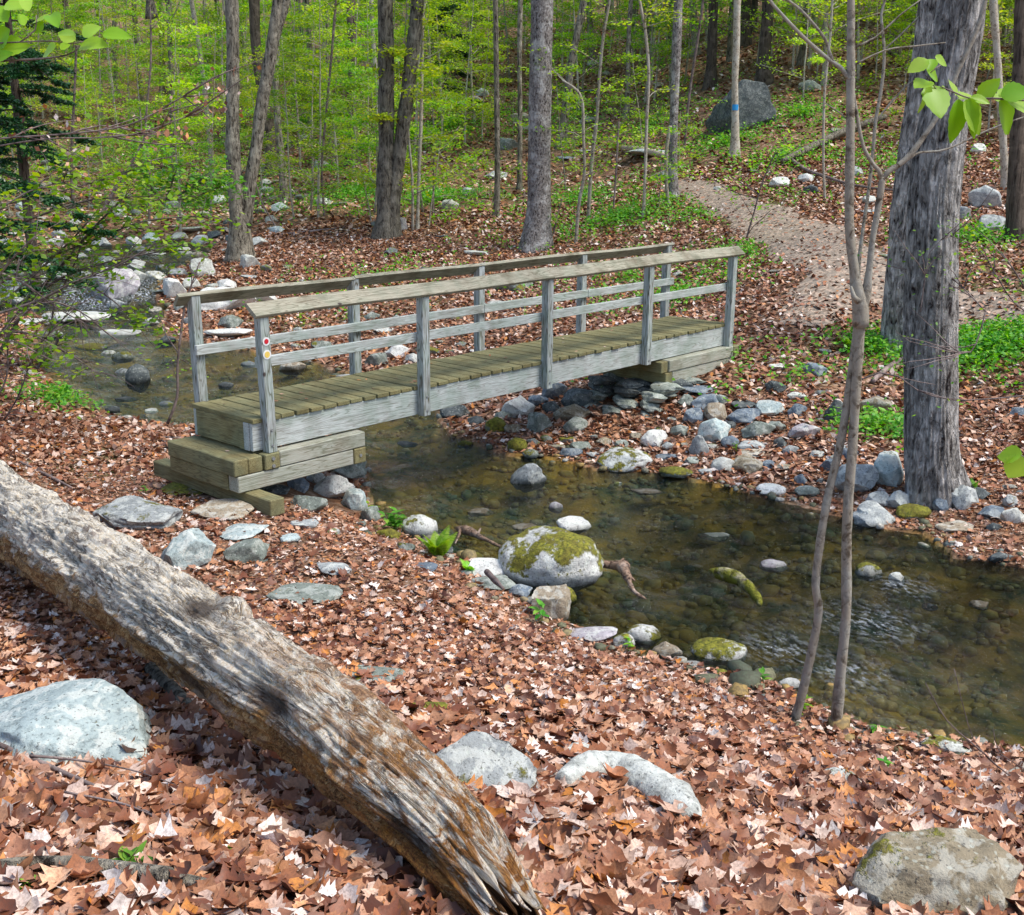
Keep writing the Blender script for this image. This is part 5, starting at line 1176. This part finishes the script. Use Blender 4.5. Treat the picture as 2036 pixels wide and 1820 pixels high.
twiggy('shrub', 'wide arching shrub with round light green leaves over the brook at left', [[(-60,800,10),(0,700,8),(60,600,7),(130,520,6),(190,450,5),(250,390,3)],[(-60,760,8),(20,640,6),(110,560,5),(220,520,4),(330,500,3),(420,500,2)],[(-60,600,7),(60,530,5),(180,480,4),(290,440,3),(400,430,2)],[(-80,500,6),(50,440,5),(170,400,4),(300,390,2)],
       [(-80,420,6),(40,400,4),(160,370,3),(260,340,2)],[(22,857,6),(55,758,6),(113,681,5),(105,620,4),(150,520,3),(165,475,2)],[(0,609,5),(72,543,5),(138,482,4),(182,433,3)],[(-60,560,4),(99,554,3),(182,571,3),(250,620,2),(290,670,2)]], 17, 1500, .11, seed=21, mat=M_LEAF)
twiggy('shrub', 'dense low leafy shrub on the slope above the upper brook', [[(330,400,5),(340,370,4),(350,340,3)],[(330,400,5),(370,380,4),(410,350,3)],[(320,400,4),(300,370,3),(290,340,2)],[(330,400,4),(390,390,3),(440,370,2)]], 26, 900, .13, seed=22, mat=M_PLANT, sub=5)
twiggy('shrub', 'bare grey twiggy brush hanging over the left shore of the brook', [[(-60,720,7),(30,640,5),(90,600,4),(160,620,3),(210,660,2)],[(-60,680,6),(40,660,5),(130,700,3),(190,740,2)],[(-60,640,6),(70,600,5),(150,560,4),(230,530,3),(300,490,2)],[(-60,860,5),(10,760,4),(15,640,3),(40,520,2)],[(-40,900,4),(30,800,3),(70,700,3),(120,640,2)],[(-60,520,5),(40,560,4),(110,610,3),(180,650,2)]], 13, 260, .06, seed=23, sub=4)
twiggy('sapling', 'thin bare stem bending up in front of the far left bridge post', [[(333,843,6),(352,790,6),(353,730,5),(360,660,5),(370,600,4),(397,521,3)],[(353,700,3),(330,665,3),(322,640,2)]], 13.5, 50, .05, 'sapling', seed=24, sub=1)
twiggy('branch', 'long thin arching branch with pale seed tassels crossing the upper left', [[(-80,290,5),(0,276,4),(138,266,4),(255,249,3),(338,207,3),(407,166,2)],[(0,290,3),(100,276,3),(255,270,2),(370,232,2)],[(138,266,3),(200,250,3),(290,262,2)]], 8, 150, .045, 'branch', M_LITTER, seed=25, flat=1.)
twiggy('shrub', 'leafy shrub with small leaves filling the left edge beside the brook', [[(-120,700,6),(-40,600,5),(20,520,4),(70,470,3)],[(-120,740,6),(-30,690,5),(30,680,4),(70,700,3)],[(-120,500,5),(-20,430,4),(60,380,3),(140,360,2)]], 12, 700, .09, seed=26, mat=M_LEAF, sub=3)
twiggy('shrub', 'leaning pale stem with branches in front of the creek rocks', [[(200,430,9),(230,375,8),(259,331,7),(285,280,6),(297,252,5)],[(259,331,4),(300,320,3),(350,310,2)]], 24, 200, .1, seed=27)
twiggy('branch', 'thin bare vine twig crossing the lower trunk of the big furrowed tree', [[(1700,770,3),(1713,755,3),(1748,741,3),(1786,748,3),(1824,776,3),(1889,795,3),(1972,793,3),(2100,780,3)],[(1748,741,2),(1830,760,2),(1860,765,1)]], 8.6, 30, .04, 'branch', seed=28, sub=.6)
twiggy('shrub', 'bare twigs leaning over the near shore at the right edge', [[(2060,1560,5),(2003,1539,4),(1954,1496,4),(1883,1433,3),(1840,1358,2)],[(1990,1530,3),(1936,1472,2),(1897,1330,2)],[(2060,1540,3),(1990,1500,2),(1975,1450,2)]], 5.2, 0, .04, 'shrub', seed=29, sub=.3)
twiggy('shrub', 'leafy twigs climbing along the left side of the second furrowed trunk', [[(1960,620,3),(1900,560,2),(1850,540,2)],[(1960,620,3),(1930,700,3),(1870,690,2)],[(1830,620,3),(1850,500,2),(1890,470,2)]], D1_-.4, 160, .04, seed=30, mat=M_PLANT, sub=3)
twiggy('shrub', 'thin red-brown twigs at the right edge above the green ground plants', [[(2080,640,4),(2015,600,3),(1950,500,2),(1890,470,2)],[(2080,660,4),(2030,560,3),(1990,500,2)]], 9.5, 60, .05, seed=31, sub=1)
# hemlock in the top left corner
def hemlock(px0, D0, h0, h1, nb, label, seed, sc=1.):
    r = np.random.default_rng(seed); b = PD(px0, 600, D0); b[2] = H(b[0], b[1]); t = thing('hemlock', label, 'tree', tuple(b)); T2 = Tree(); T2.tube(*smooth_path(np.array([[0, 0, -.3], [0, 0, h1*.5], [0, 0, h1]]), [.13, .09, .02], .4), 10, .08); lv = []
    for k in range(nb):
        z = h0+(h1-h0)*(k+r.random())/nb; a = r.uniform(0, 6.28); L = sc*(1.1-.7*(z-h0)/(h1-h0))*r.uniform(1.2, 2.6); lp = limb_pts(np.array([0, 0, z]), np.array([math.cos(a), math.sin(a), .05]), L, r, -.8, 7, .12); T2.tube(lp, np.linspace(.022, .003, 7), 5)
        for j in range(1, 7):
            for q in range(5):
                a2 = a+r.choice([-1, 1])*r.uniform(.5, 1.3); l2 = r.uniform(.25, .7)*(1.1-j/9); m_ = 70; tt = r.random(m_)
                lv.append(lp[j]+np.stack([np.cos(a2)*l2*tt, np.sin(a2)*l2*tt, -.25*l2*tt**2], -1)+r.normal(0, 1, (m_, 3))*[.03, .03, .015])
    lv = np.vstack(lv); obj('trunk', T2.mesh('trunk', M_BARK_DARK), t); V, Q = leaf_quads(lv, .06*r.uniform(.7, 1.4, len(lv)), .03, r, .5); mesh_np('crown', V, Q, M_LEAF_D, t)
hemlock(-110, 15, 2.0, 7.0, 64, 'dark green hemlock with drooping sprays at the upper left edge', 51)
hemlock(75, 24, 3.0, 8.5, 30, 'dark hemlock rising behind the leaves at the top left', 52, .8)
hemlock(905, 50, .8, 6.5, 30, 'distant dark evergreen on the slope left of the central trunk', 53, .8)
M_DRIFT = m_bark('driftwood_wood', (.42, .30, .21), (.20, .11, .07), 60, .25, (.04, .02, .015), .02, (.55, .45, .38))
# ============================================================ ferns, plants, sticks
def fern(px, py, hpx, label, seed, nf=7, cat='fern', mat=M_PLANT):
    r = np.random.default_rng(seed); b, t = hit(px, py); h = hpx*t/F; o = thing('fern', label, cat, tuple(b)); Vs, Qs, n = [], [], 0; T2 = Tree()
    for k in range(nf):
        a = r.uniform(0, 6.28); le = r.uniform(.12, .5); L = h*r.uniform(.8, 1.15); pts = [np.zeros(3)]; d = np.array([math.cos(a)*le, math.sin(a)*le, 1.])
        for _ in range(12): d = d/np.linalg.norm(d)+np.array([math.cos(a), math.sin(a), -.15])*.07; pts.append(pts[-1]+d/np.linalg.norm(d)*L/12)
        pts = np.array(pts); T2.tube(pts, np.linspace(.003, .001, 13), 4); side = np.array([-math.sin(a), math.cos(a), 0])
        for i in range(2, 13):
            pl = h*.24*math.sin(math.pi*(i/13)**.7)*(1.05)+.004
            for s in (-1, 1):
                for sh in (0, .5):
                    p = pts[i-1]+(pts[i]-pts[i-1])*sh; V, Q = blade(pl, pl*.34, False, .1, .15, 4); V = orient(V, p, side*s+(pts[i]-pts[i-1])/L*12*.3, np.cross(pts[i]-pts[i-1], side)); Vs.append(V); Qs.append(Q+n); n += len(V)
    obj('stems', T2.mesh('stems', mat), o); mesh_np('fronds', np.vstack(Vs), np.vstack(Qs), mat, o, smooth=True)
def herb(px, py, hpx, label, seed, nl=12, L=.07, cat='plant', mat=M_LEAF_B, name='plant'):
    r = np.random.default_rng(seed); b, t = hit(px, py); h = hpx*t/F; o = thing(name, label, cat, tuple(b)); T2 = Tree(); Vs, Qs, n = [], [], 0
    for k in range(max(1, nl//4)):
        d = np.array([r.normal(0, .35), r.normal(0, .35), 1.]); pts = limb_pts(np.zeros(3), d, h*r.uniform(.6, 1.05), r, .2, 5, .15); T2.tube(pts, np.linspace(.003, .0015, 5), 4)
        for q in range(4):
            p = pts[r.integers(2, 5)]; a = r.uniform(0, 6.28); V, Q = blade(L*r.uniform(.6, 1.2), L*.42, False, .2, r.uniform(.1, .4), 6); V = orient(V, p, np.array([math.cos(a), math.sin(a), r.uniform(.1, .7)]), np.array([0, 0, 1.])); Vs.append(V); Qs.append(Q+n); n += len(V)
    obj('stems', T2.mesh('stems', mat), o); mesh_np('leaves', np.vstack(Vs), np.vstack(Qs), mat, o, smooth=True)
fern(872, 1108, 62, 'upright light green fern at the edge of the brook', 61, 9, mat=M_LEAF_B)
fern(936, 1140, 34, 'small fern beside the whitish boulder on the near shore', 62, 5, mat=M_LEAF_B)
fern(1690, 700, 45, 'fern growing left of the big furrowed tree', 63, 7)
fern(1925, 985, 40, 'yellow-green fern among the stones right of the big tree roots', 64, 5)
herb(783, 1058, 40, 'cluster of deep green pointed leaves beside the white shore stone', 65, 40, .10, mat=M_PLANT)
herb(740, 1022, 24, 'small seedling at the corner of the near abutment', 66, 8, .07)
herb(1078, 1240, 50, 'leafy green seedling standing before the tan block stone', 67, 10, .10, mat=M_PLANT)
herb(1250, 1295, 30, 'tiny bright plant among the moss striped stones', 68, 10, .05)
herb(1592, 1425, 36, 'bright seedling at the foot of the left sapling stem', 69, 12, .06)
herb(1518, 1358, 18, 'low green seedling at the near waterline', 70, 8, .07, mat=M_PLANT)
herb(1740, 1458, 14, 'low seedling right of the sapling foot', 71, 8, .06, mat=M_PLANT)
herb(1762, 1530, 26, 'two-leaved seedling in the dead leaves at lower right', 72, 8, .06, mat=M_PLANT)
herb(70, 1775, 26, 'little yellow-green plant behind the mossy stick at the lower left corner', 73, 14, .04)
herb(210, 1800, 22, 'bright small plant at the bottom edge left of the short stick', 74, 20, .03)
herb(260, 1735, 34, 'tuft of grass blades beside the moss cushion', 75, 12, .08, mat=M_PLANT)
herb(470, 1725, 26, 'small grass tuft in the leaves left of the log end', 76, 8, .05, mat=M_PLANT)
herb(290, 985, 26, 'small green plant in the leaves left of the bridge step', 77, 8, .06, mat=M_PLANT)
herb(1465, 900, 26, 'small fern-like plant between the far bank stones', 78, 12, .05, mat=M_PLANT)
herb(700, 640, 40, 'grassy green tuft on the bank seen through the left railings', 79, 20, .10)
herb(605, 652, 34, 'green tuft beside the white slab behind the railings', 80, 16, .10)
herb(1045, 1160-520, 30, 'green tuft between the middle railings', 81, 12, .08)
# ground plants too many to count
def carpets():
    spots = [(1960,700,1.3,900),(2060,650,1.5,900),(1230,440,2.8,500),(1150,400,3,300),(860,400,2.2,500),(1460,420,1.6,400),(700,390,4,500),(420,400,5,700),(1500,500,1.6,200),(1330,600,1.6,200),(1440,290,2,250),(1560,320,2,200),(1950,480,2,300),(1800,330,3,300),(1600,230,4,500),(1300,250,4,250),
             (760,560,3,150),(1250,560,2.5,160),(130,800,.9,220),(240,820,.7,160),(1740,700,.8,200),(1750,860,.6,160),(300,300,7,700),(600,250,8,700),(900,250,6,500),(1150,230,6,350),(100,320,6,500),(820,280,5,400),(1400,700,1.2,60),(1600,760,1.2,50)]
    V_, Q_, n = [], [], 0
    for px, py, rad, cnt in spots:
        c, t = hit(px, py, water=False); a = vr.uniform(0, 6.28, cnt); rr_ = rad*np.abs(vr.normal(0, .6, cnt)); xy = c[:2]+np.stack([np.cos(a), np.sin(a)], -1)*rr_[:, None]; cl_ = vr.normal(0, .5, (cnt//6+1, 2)); 
        xy = xy[shore(xy) > .1]; xy = xy[path_d(xy) > 0]
        for q in range(5): 
            z = height(xy); cc = np.c_[xy+vr.normal(0, .05+.0015*t, xy.shape), z+vr.uniform(.03, .16+.004*t, len(xy))]; V, Q = leaf_quads(cc, .05+.0012*t, .028+.0009*t, vr, .5); V_.append(V); Q_.append(Q+n); n += len(V)
    tag(mesh_np('ground_plants', np.vstack(V_), np.vstack(Q_), M_PLANT), 'scattered low spring plants on the forest floor', 'ground plants', kind='stuff')
carpets()
def stick(pts, label, mat=M_TWIG, cat='stick', name='stick', off=None, forks=(), n=8, wob=.12, up=0.):
    pp, rr_ = [], []
    for (px, py, w_) in pts:
        p, t = hit(px, py, max(.0, w_*.0008)+up); r = w_*t/F/2; pp.append(p+np.array([0, 0, r*.5])); rr_.append(r)
    b = np.array(pp[0]); T2 = Tree(); s_, r2 = smooth_path(np.array(pp)-b, rr_, max(.03, np.linalg.norm(pp[-1]-pp[0])/40)); T2.tube(s_, r2, n, wob, 9)
    for fk in forks:
        q_, qr = [], []
        for (px, py, w_) in fk: p, t = hit(px, py, up+.01); q_.append(p-b+np.array([0, 0, .02])); qr.append(w_*t/F/2)
        T2.tube(*smooth_path(np.array(q_), qr, .04), 6, wob, 9)
    o = obj(name, T2.mesh(name, mat)); o.location = tuple(b); return tag(o, label, cat)
stick([(-60,1460,12),(60,1510,11),(200,1572,10),(320,1632,8),(384,1668,7),(470,1710,5),(560,1735,3)], 'long thin dark stick lying across the leaves at the lower left', off=0, forks=[[(60,1512,6),(150,1520,5),(260,1540,3),(350,1570,2)],[(130,1585,5),(250,1610,5),(340,1650,3)],[(20,1540,5),(35,1500,4),(50,1440,2)]], up=.03)
stick([(0,1728,26),(110,1722,30),(230,1736,34),(330,1748,36),(342,1748,30)], 'thick grey decaying stick at the bottom left corner', M_BARK, n=14)
stick([(345,1752,26),(400,1762,24),(452,1774,20)], 'short grey stick end right of the thick decaying stick', M_BARK, n=12)
stick([(278,1806,14),(310,1790,16),(352,1766,12)], 'short tan stick standing out of the leaves at the bottom edge', M_SPL, n=10)
stick([(300,1335,26),(340,1375,30),(392,1424,22)], 'broken grey-green branch piece lying along the underside of the log', M_BARK, n=12)
stick([(1048,1676,12),(1040,1700,14),(1026,1730,12)], 'short pale broken branch at the end of the fallen log', M_SPL, n=9, up=.03)
stick([(1492,1603,5),(1560,1625,6),(1613,1638,8),(1665,1618,8),(1700,1582,6)], 'forked brown twig on the leaves at lower right', forks=[[(1685,1610,5),(1697,1630,4),(1695,1652,3)]])
stick([(1970,1562,16),(2010,1545,18),(2060,1515,16)], 'pale thick stick end at the right edge of the near shore', M_BARK_THIN, n=10)
stick([(908,1052,6),(925,1058,15),(950,1068,13),(975,1080,9),(1008,1094,3)], 'split pale driftwood pointing at the domed mossy boulder', M_DRIFT, 'driftwood', 'driftwood', n=14, wob=.4, forks=[[(915,1054,8),(912,1070,5),(905,1085,3)],[(950,1068,5),(955,1055,3)]])
stick([(1190,1122,12),(1215,1127,13),(1238,1132,22),(1248,1150,17),(1256,1172,10),(1268,1184,6),(1284,1192,3)], 'reddish broken root sticking out behind the domed mossy boulder', M_DRIFT, 'driftwood', 'driftwood', n=16, wob=.45, up=.05, forks=[[(1236,1130,14),(1232,1122,9),(1240,1116,4)],[(1250,1150,10),(1262,1160,5)]])
stick([(1412,1142,14),(1440,1148,26),(1475,1162,26),(1505,1192,18),(1510,1205,8)], 'short moss covered log lying in the rapid water', m_bark('mossy_log_bark', (.26, .25, .03), (.10, .11, .01), 40, .8, (.05, .04, .01), .02, (.6, .52, .42)), 'log', 'mossy_log', n=14, wob=.2, up=.03)
stick([(968,1140,12),(985,1158,12),(1000,1172,6)], 'curled brown driftwood on the flat stone at the near shore', M_TWIG, 'driftwood', 'driftwood', up=.15)
stick([(1556,322,10),(1600,302,14),(1650,277,13),(1700,255,12),(1760,235,10)], 'fallen branch lying up the slope right of the trail', M_BARK, n=10, up=.12)
stick([(1572,318,7),(1600,338,7),(1637,352,7),(1700,370,5),(1780,380,4)], 'thin crooked fallen branch below the slope branch', M_TWIG, up=.06)
stick([(1238,297,10),(1280,303,14),(1326,314,10)], 'pale rotten log on the hillside behind the bridge', M_SPL, 'log', 'log', n=10, up=.1)
stick([(905,218,10),(925,205,12),(945,200,12),(960,206,8)], 'grey deadwood heap piece on the left slope', M_BARK_THIN, n=8, up=.2, forks=[[(915,225,8),(935,212,8)],[(925,200,8),(905,185,6)]])
stick([(590,160,8),(606,170,14),(618,190,10)], 'dead broken trunk piece on the far left slope', M_BARK_DARK, n=8, up=.3)
stick([(560,468,5),(620,462,6),(700,452,3)], 'thin fallen branch behind the forked trunk', M_TWIG)
stick([(1600,740,5),(1650,710,6),(1700,690,5)], 'thin twig on the leaves near the right bridge end', M_TWIG)
stick([(1490,738,3),(1530,722,5),(1560,700,3)], 'fine twig beside the right end of the bridge', M_TWIG)
stick([(1735,760,10),(1765,735,12),(1795,715,10)], 'short stick leaning by the foot of the big furrowed tree', M_TWIG, up=.03)
stick([(40,920,5),(100,950,7),(150,975,4)], 'thin root-like stick in the leaves left of the bridge steps', M_TWIG)
stick([(300,868,3),(360,872,5),(420,868,3)], 'thin twig on the leafy bank behind the bridge steps', M_TWIG)

# ============================================================ dead leaves
def litter():
    r = np.random.default_rng(99)
    def spots(n, t0, t1, p=1.):
        t = (r.random(n)*(t1**2-t0**2)+t0**2)**.5 if p == 1. else (r.random(n)*(t1**p-t0**p)+t0**p)**(1/p)
        s = r.uniform(-.58, .58, n); c = CAM[:2]+HF[:2]*t[:, None]+HR[:2]*(s*t)[:, None]; return c, t
    def keep(c, edge=.04, pthin=.25):
        sd = shore(c); k = sd > edge; pd = path_d(c); k &= (pd > 0) | (r.random(len(c)) < np.where(depth_of(c) > 17, .22, .7)+.6*np.clip(1+pd*3.5, 0, 1)); k &= ~((c[:, 0] > -.3) & (c[:, 0] < 1.05) & (c[:, 1] > .02) & (c[:, 1] < 1.) ); return k
    # near: lobed oak leaves
    K = 8; prof = np.array([.02, .30, .22, .48, .26, .50, .24, .02]); tt = np.linspace(0, 1, K)
    def lobed(c, L, lift):
        n = len(c); a = r.uniform(0, 6.28, n); ti = r.normal(0, .30, n); ro_ = r.normal(0, .38, n); cu = r.normal(.25, .35, n); be = r.normal(.1, .5, n)
        d = np.stack([np.cos(a)*np.cos(ti), np.sin(a)*np.cos(ti), np.sin(ti)], -1); s = np.cross(d, [0, 0, 1.]); s /= np.linalg.norm(s, axis=1)[:, None]; u = np.cross(s, d); s2 = s*np.cos(ro_)[:, None]+u*np.sin(ro_)[:, None]; u2 = np.cross(s2, d)
        z = height(c)+lift; p0 = np.c_[c, z]; V = []
        asp = r.uniform(.8, 1.2, n)
        for k in range(K):
            for q in (-1, 0, 1):
                jit = 1+r.normal(0, .12, n); w = prof[k]*q*L*asp*jit; x = (tt[k]-.5)*L+(.10*L if q and k in (3, 5) else 0)
                h = cu*np.abs(w)*.8+be*L*(tt[k]-.5)**2*1.5-.0
                V.append(p0+d*x[:, None]+s2*w[:, None]+u2*(h*-1 if False else h)[:, None])
        V = np.stack(V, 1).reshape(-1, 3); q0 = []
        for k in range(K-1):
            for j in range(2): q0.append((k*3+j, k*3+j+1, k*3+j+4, k*3+j+3))
        q0 = np.array(q0); Q = (q0[None]+(np.arange(n)*K*3)[:, None, None]).reshape(-1, 4); return V, Q
    c, t = spots(26000, 1.6, 7.0, 1.6); k = keep(c); c, t = c[k], t[k]; n = len(c)
    trod = sstep(4.6, 6.0, t)
    Va, Qa = lobed(c, r.uniform(.045, .115, n)*(1-.45*trod), r.uniform(.0, .045, n)); 
    c, t = spots(9000, 5, 11.5); k = keep(c); c = c[k]; Vb, Qb = lobed(c, r.uniform(.035, .085, len(c)), r.uniform(0, .03, len(c)))
    c, t = spots(150000, 3.0, 13.5, 1.7); k = keep(c); c = c[k]; n = len(c); Vc, Qc = leaf_quads(np.c_[c, height(c)+r.uniform(.0, .02, n)], r.uniform(.018, .06, n), r.uniform(.010, .03, n), r, .35, .5)
    c, t = spots(150000, 11, 32, 1.7); k = keep(c, .08); c, t = c[k], t[k]; n = len(c); Vd, Qd = leaf_quads(np.c_[c, height(c)+r.uniform(.005, .05, n)], r.uniform(.06, .13, n)*(1+.012*(t-11)), r.uniform(.035, .07, n)*(1+.012*(t-11)), r, .38, .5)
    c, t = spots(90000, 30, 75, 1.5); k = keep(c, .08); c, t = c[k], t[k]; n = len(c); Ve, Qe = leaf_quads(np.c_[c, height(c)+r.uniform(.0, .08, n)], r.uniform(.12, .24, n), r.uniform(.08, .14, n), r, .35, .4)
    # leaves washed against the shore and a few on deck and steps
    c = np.stack([r.uniform(-.3, 7.3, 46), r.uniform(.12, .95, 46)], -1); n = len(c); Vf, Qf = leaf_quads(np.c_[c, np.where(c[:, 0] < -.1, -.29, .008)], r.uniform(.03, .06, n), r.uniform(.02, .035, n), r, .12, .3)
    Vs = [Va, Vb, Vc, Vd, Ve, Vf]; Qs = [Qa, Qb, Qc, Qd, Qe, Qf]; n = 0; Qo = []
    for V, Q in zip(Vs, Qs): Qo.append(Q+n); n += len(V)
    tag(mesh_np('leaf_litter', np.vstack(Vs), np.vstack(Qo), M_LITTER), 'carpet of fallen brown oak leaves', 'leaf litter', kind='stuff')
litter()
# ============================================================ light and camera
wd = bpy.data.worlds.new('World'); scene.world = wd; wd.use_nodes = True
nt_ = wd.node_tree; nt_.nodes.clear()
sky = nt_.nodes.new('ShaderNodeTexSky'); sky.sky_type = 'NISHITA'; sky.sun_disc = False
SUN_EL, SUN_AZ = math.radians(58), math.radians(152)      # azimuth clockwise from +Y
sky.sun_elevation = SUN_EL; sky.sun_rotation = SUN_AZ; sky.air_density = 1.0; sky.dust_density = 1.4; sky.ozone_density = 1.
bg = nt_.nodes.new('ShaderNodeBackground'); bg.inputs['Strength'].default_value = .15
wo = nt_.nodes.new('ShaderNodeOutputWorld'); nt_.links.new(sky.outputs[0], bg.inputs[0]); nt_.links.new(bg.outputs[0], wo.inputs[0])
sl = bpy.data.lights.new('sun', 'SUN'); sl.energy = 2.3; sl.angle = math.radians(24); sl.color = (1., .95, .86)
so = bpy.data.objects.new('sun', sl); COL.objects.link(so)
sd_ = np.array([math.sin(SUN_AZ)*math.cos(SUN_EL), math.cos(SUN_AZ)*math.cos(SUN_EL), math.sin(SUN_EL)])
import mathutils
so.rotation_euler = mathutils.Vector(sd_).to_track_quat('Z', 'Y').to_euler(); so.location = (0, 0, 30)
cam = bpy.data.cameras.new('camera'); co = bpy.data.objects.new('camera', cam); COL.objects.link(co)
Mx = mathutils.Matrix(((RT[0], UP[0], -FW[0], CAM[0]), (RT[1], UP[1], -FW[1], CAM[1]), (RT[2], UP[2], -FW[2], CAM[2]), (0, 0, 0, 1)))
co.matrix_world = Mx; cam.sensor_fit = 'HORIZONTAL'; cam.sensor_width = 36; cam.lens = 36*F/2036; cam.clip_start = .05; cam.clip_end = 1000
scene.camera = co
scene.view_settings.view_transform = 'Standard'; scene.view_settings.look = 'None'; scene.view_settings.exposure = .86; scene.view_settings.gamma = 1
scene.cycles.transparent_max_bounces = 12; scene.cycles.max_bounces = 6; scene.cycles.caustics_reflective = False; scene.cycles.caustics_refractive = False
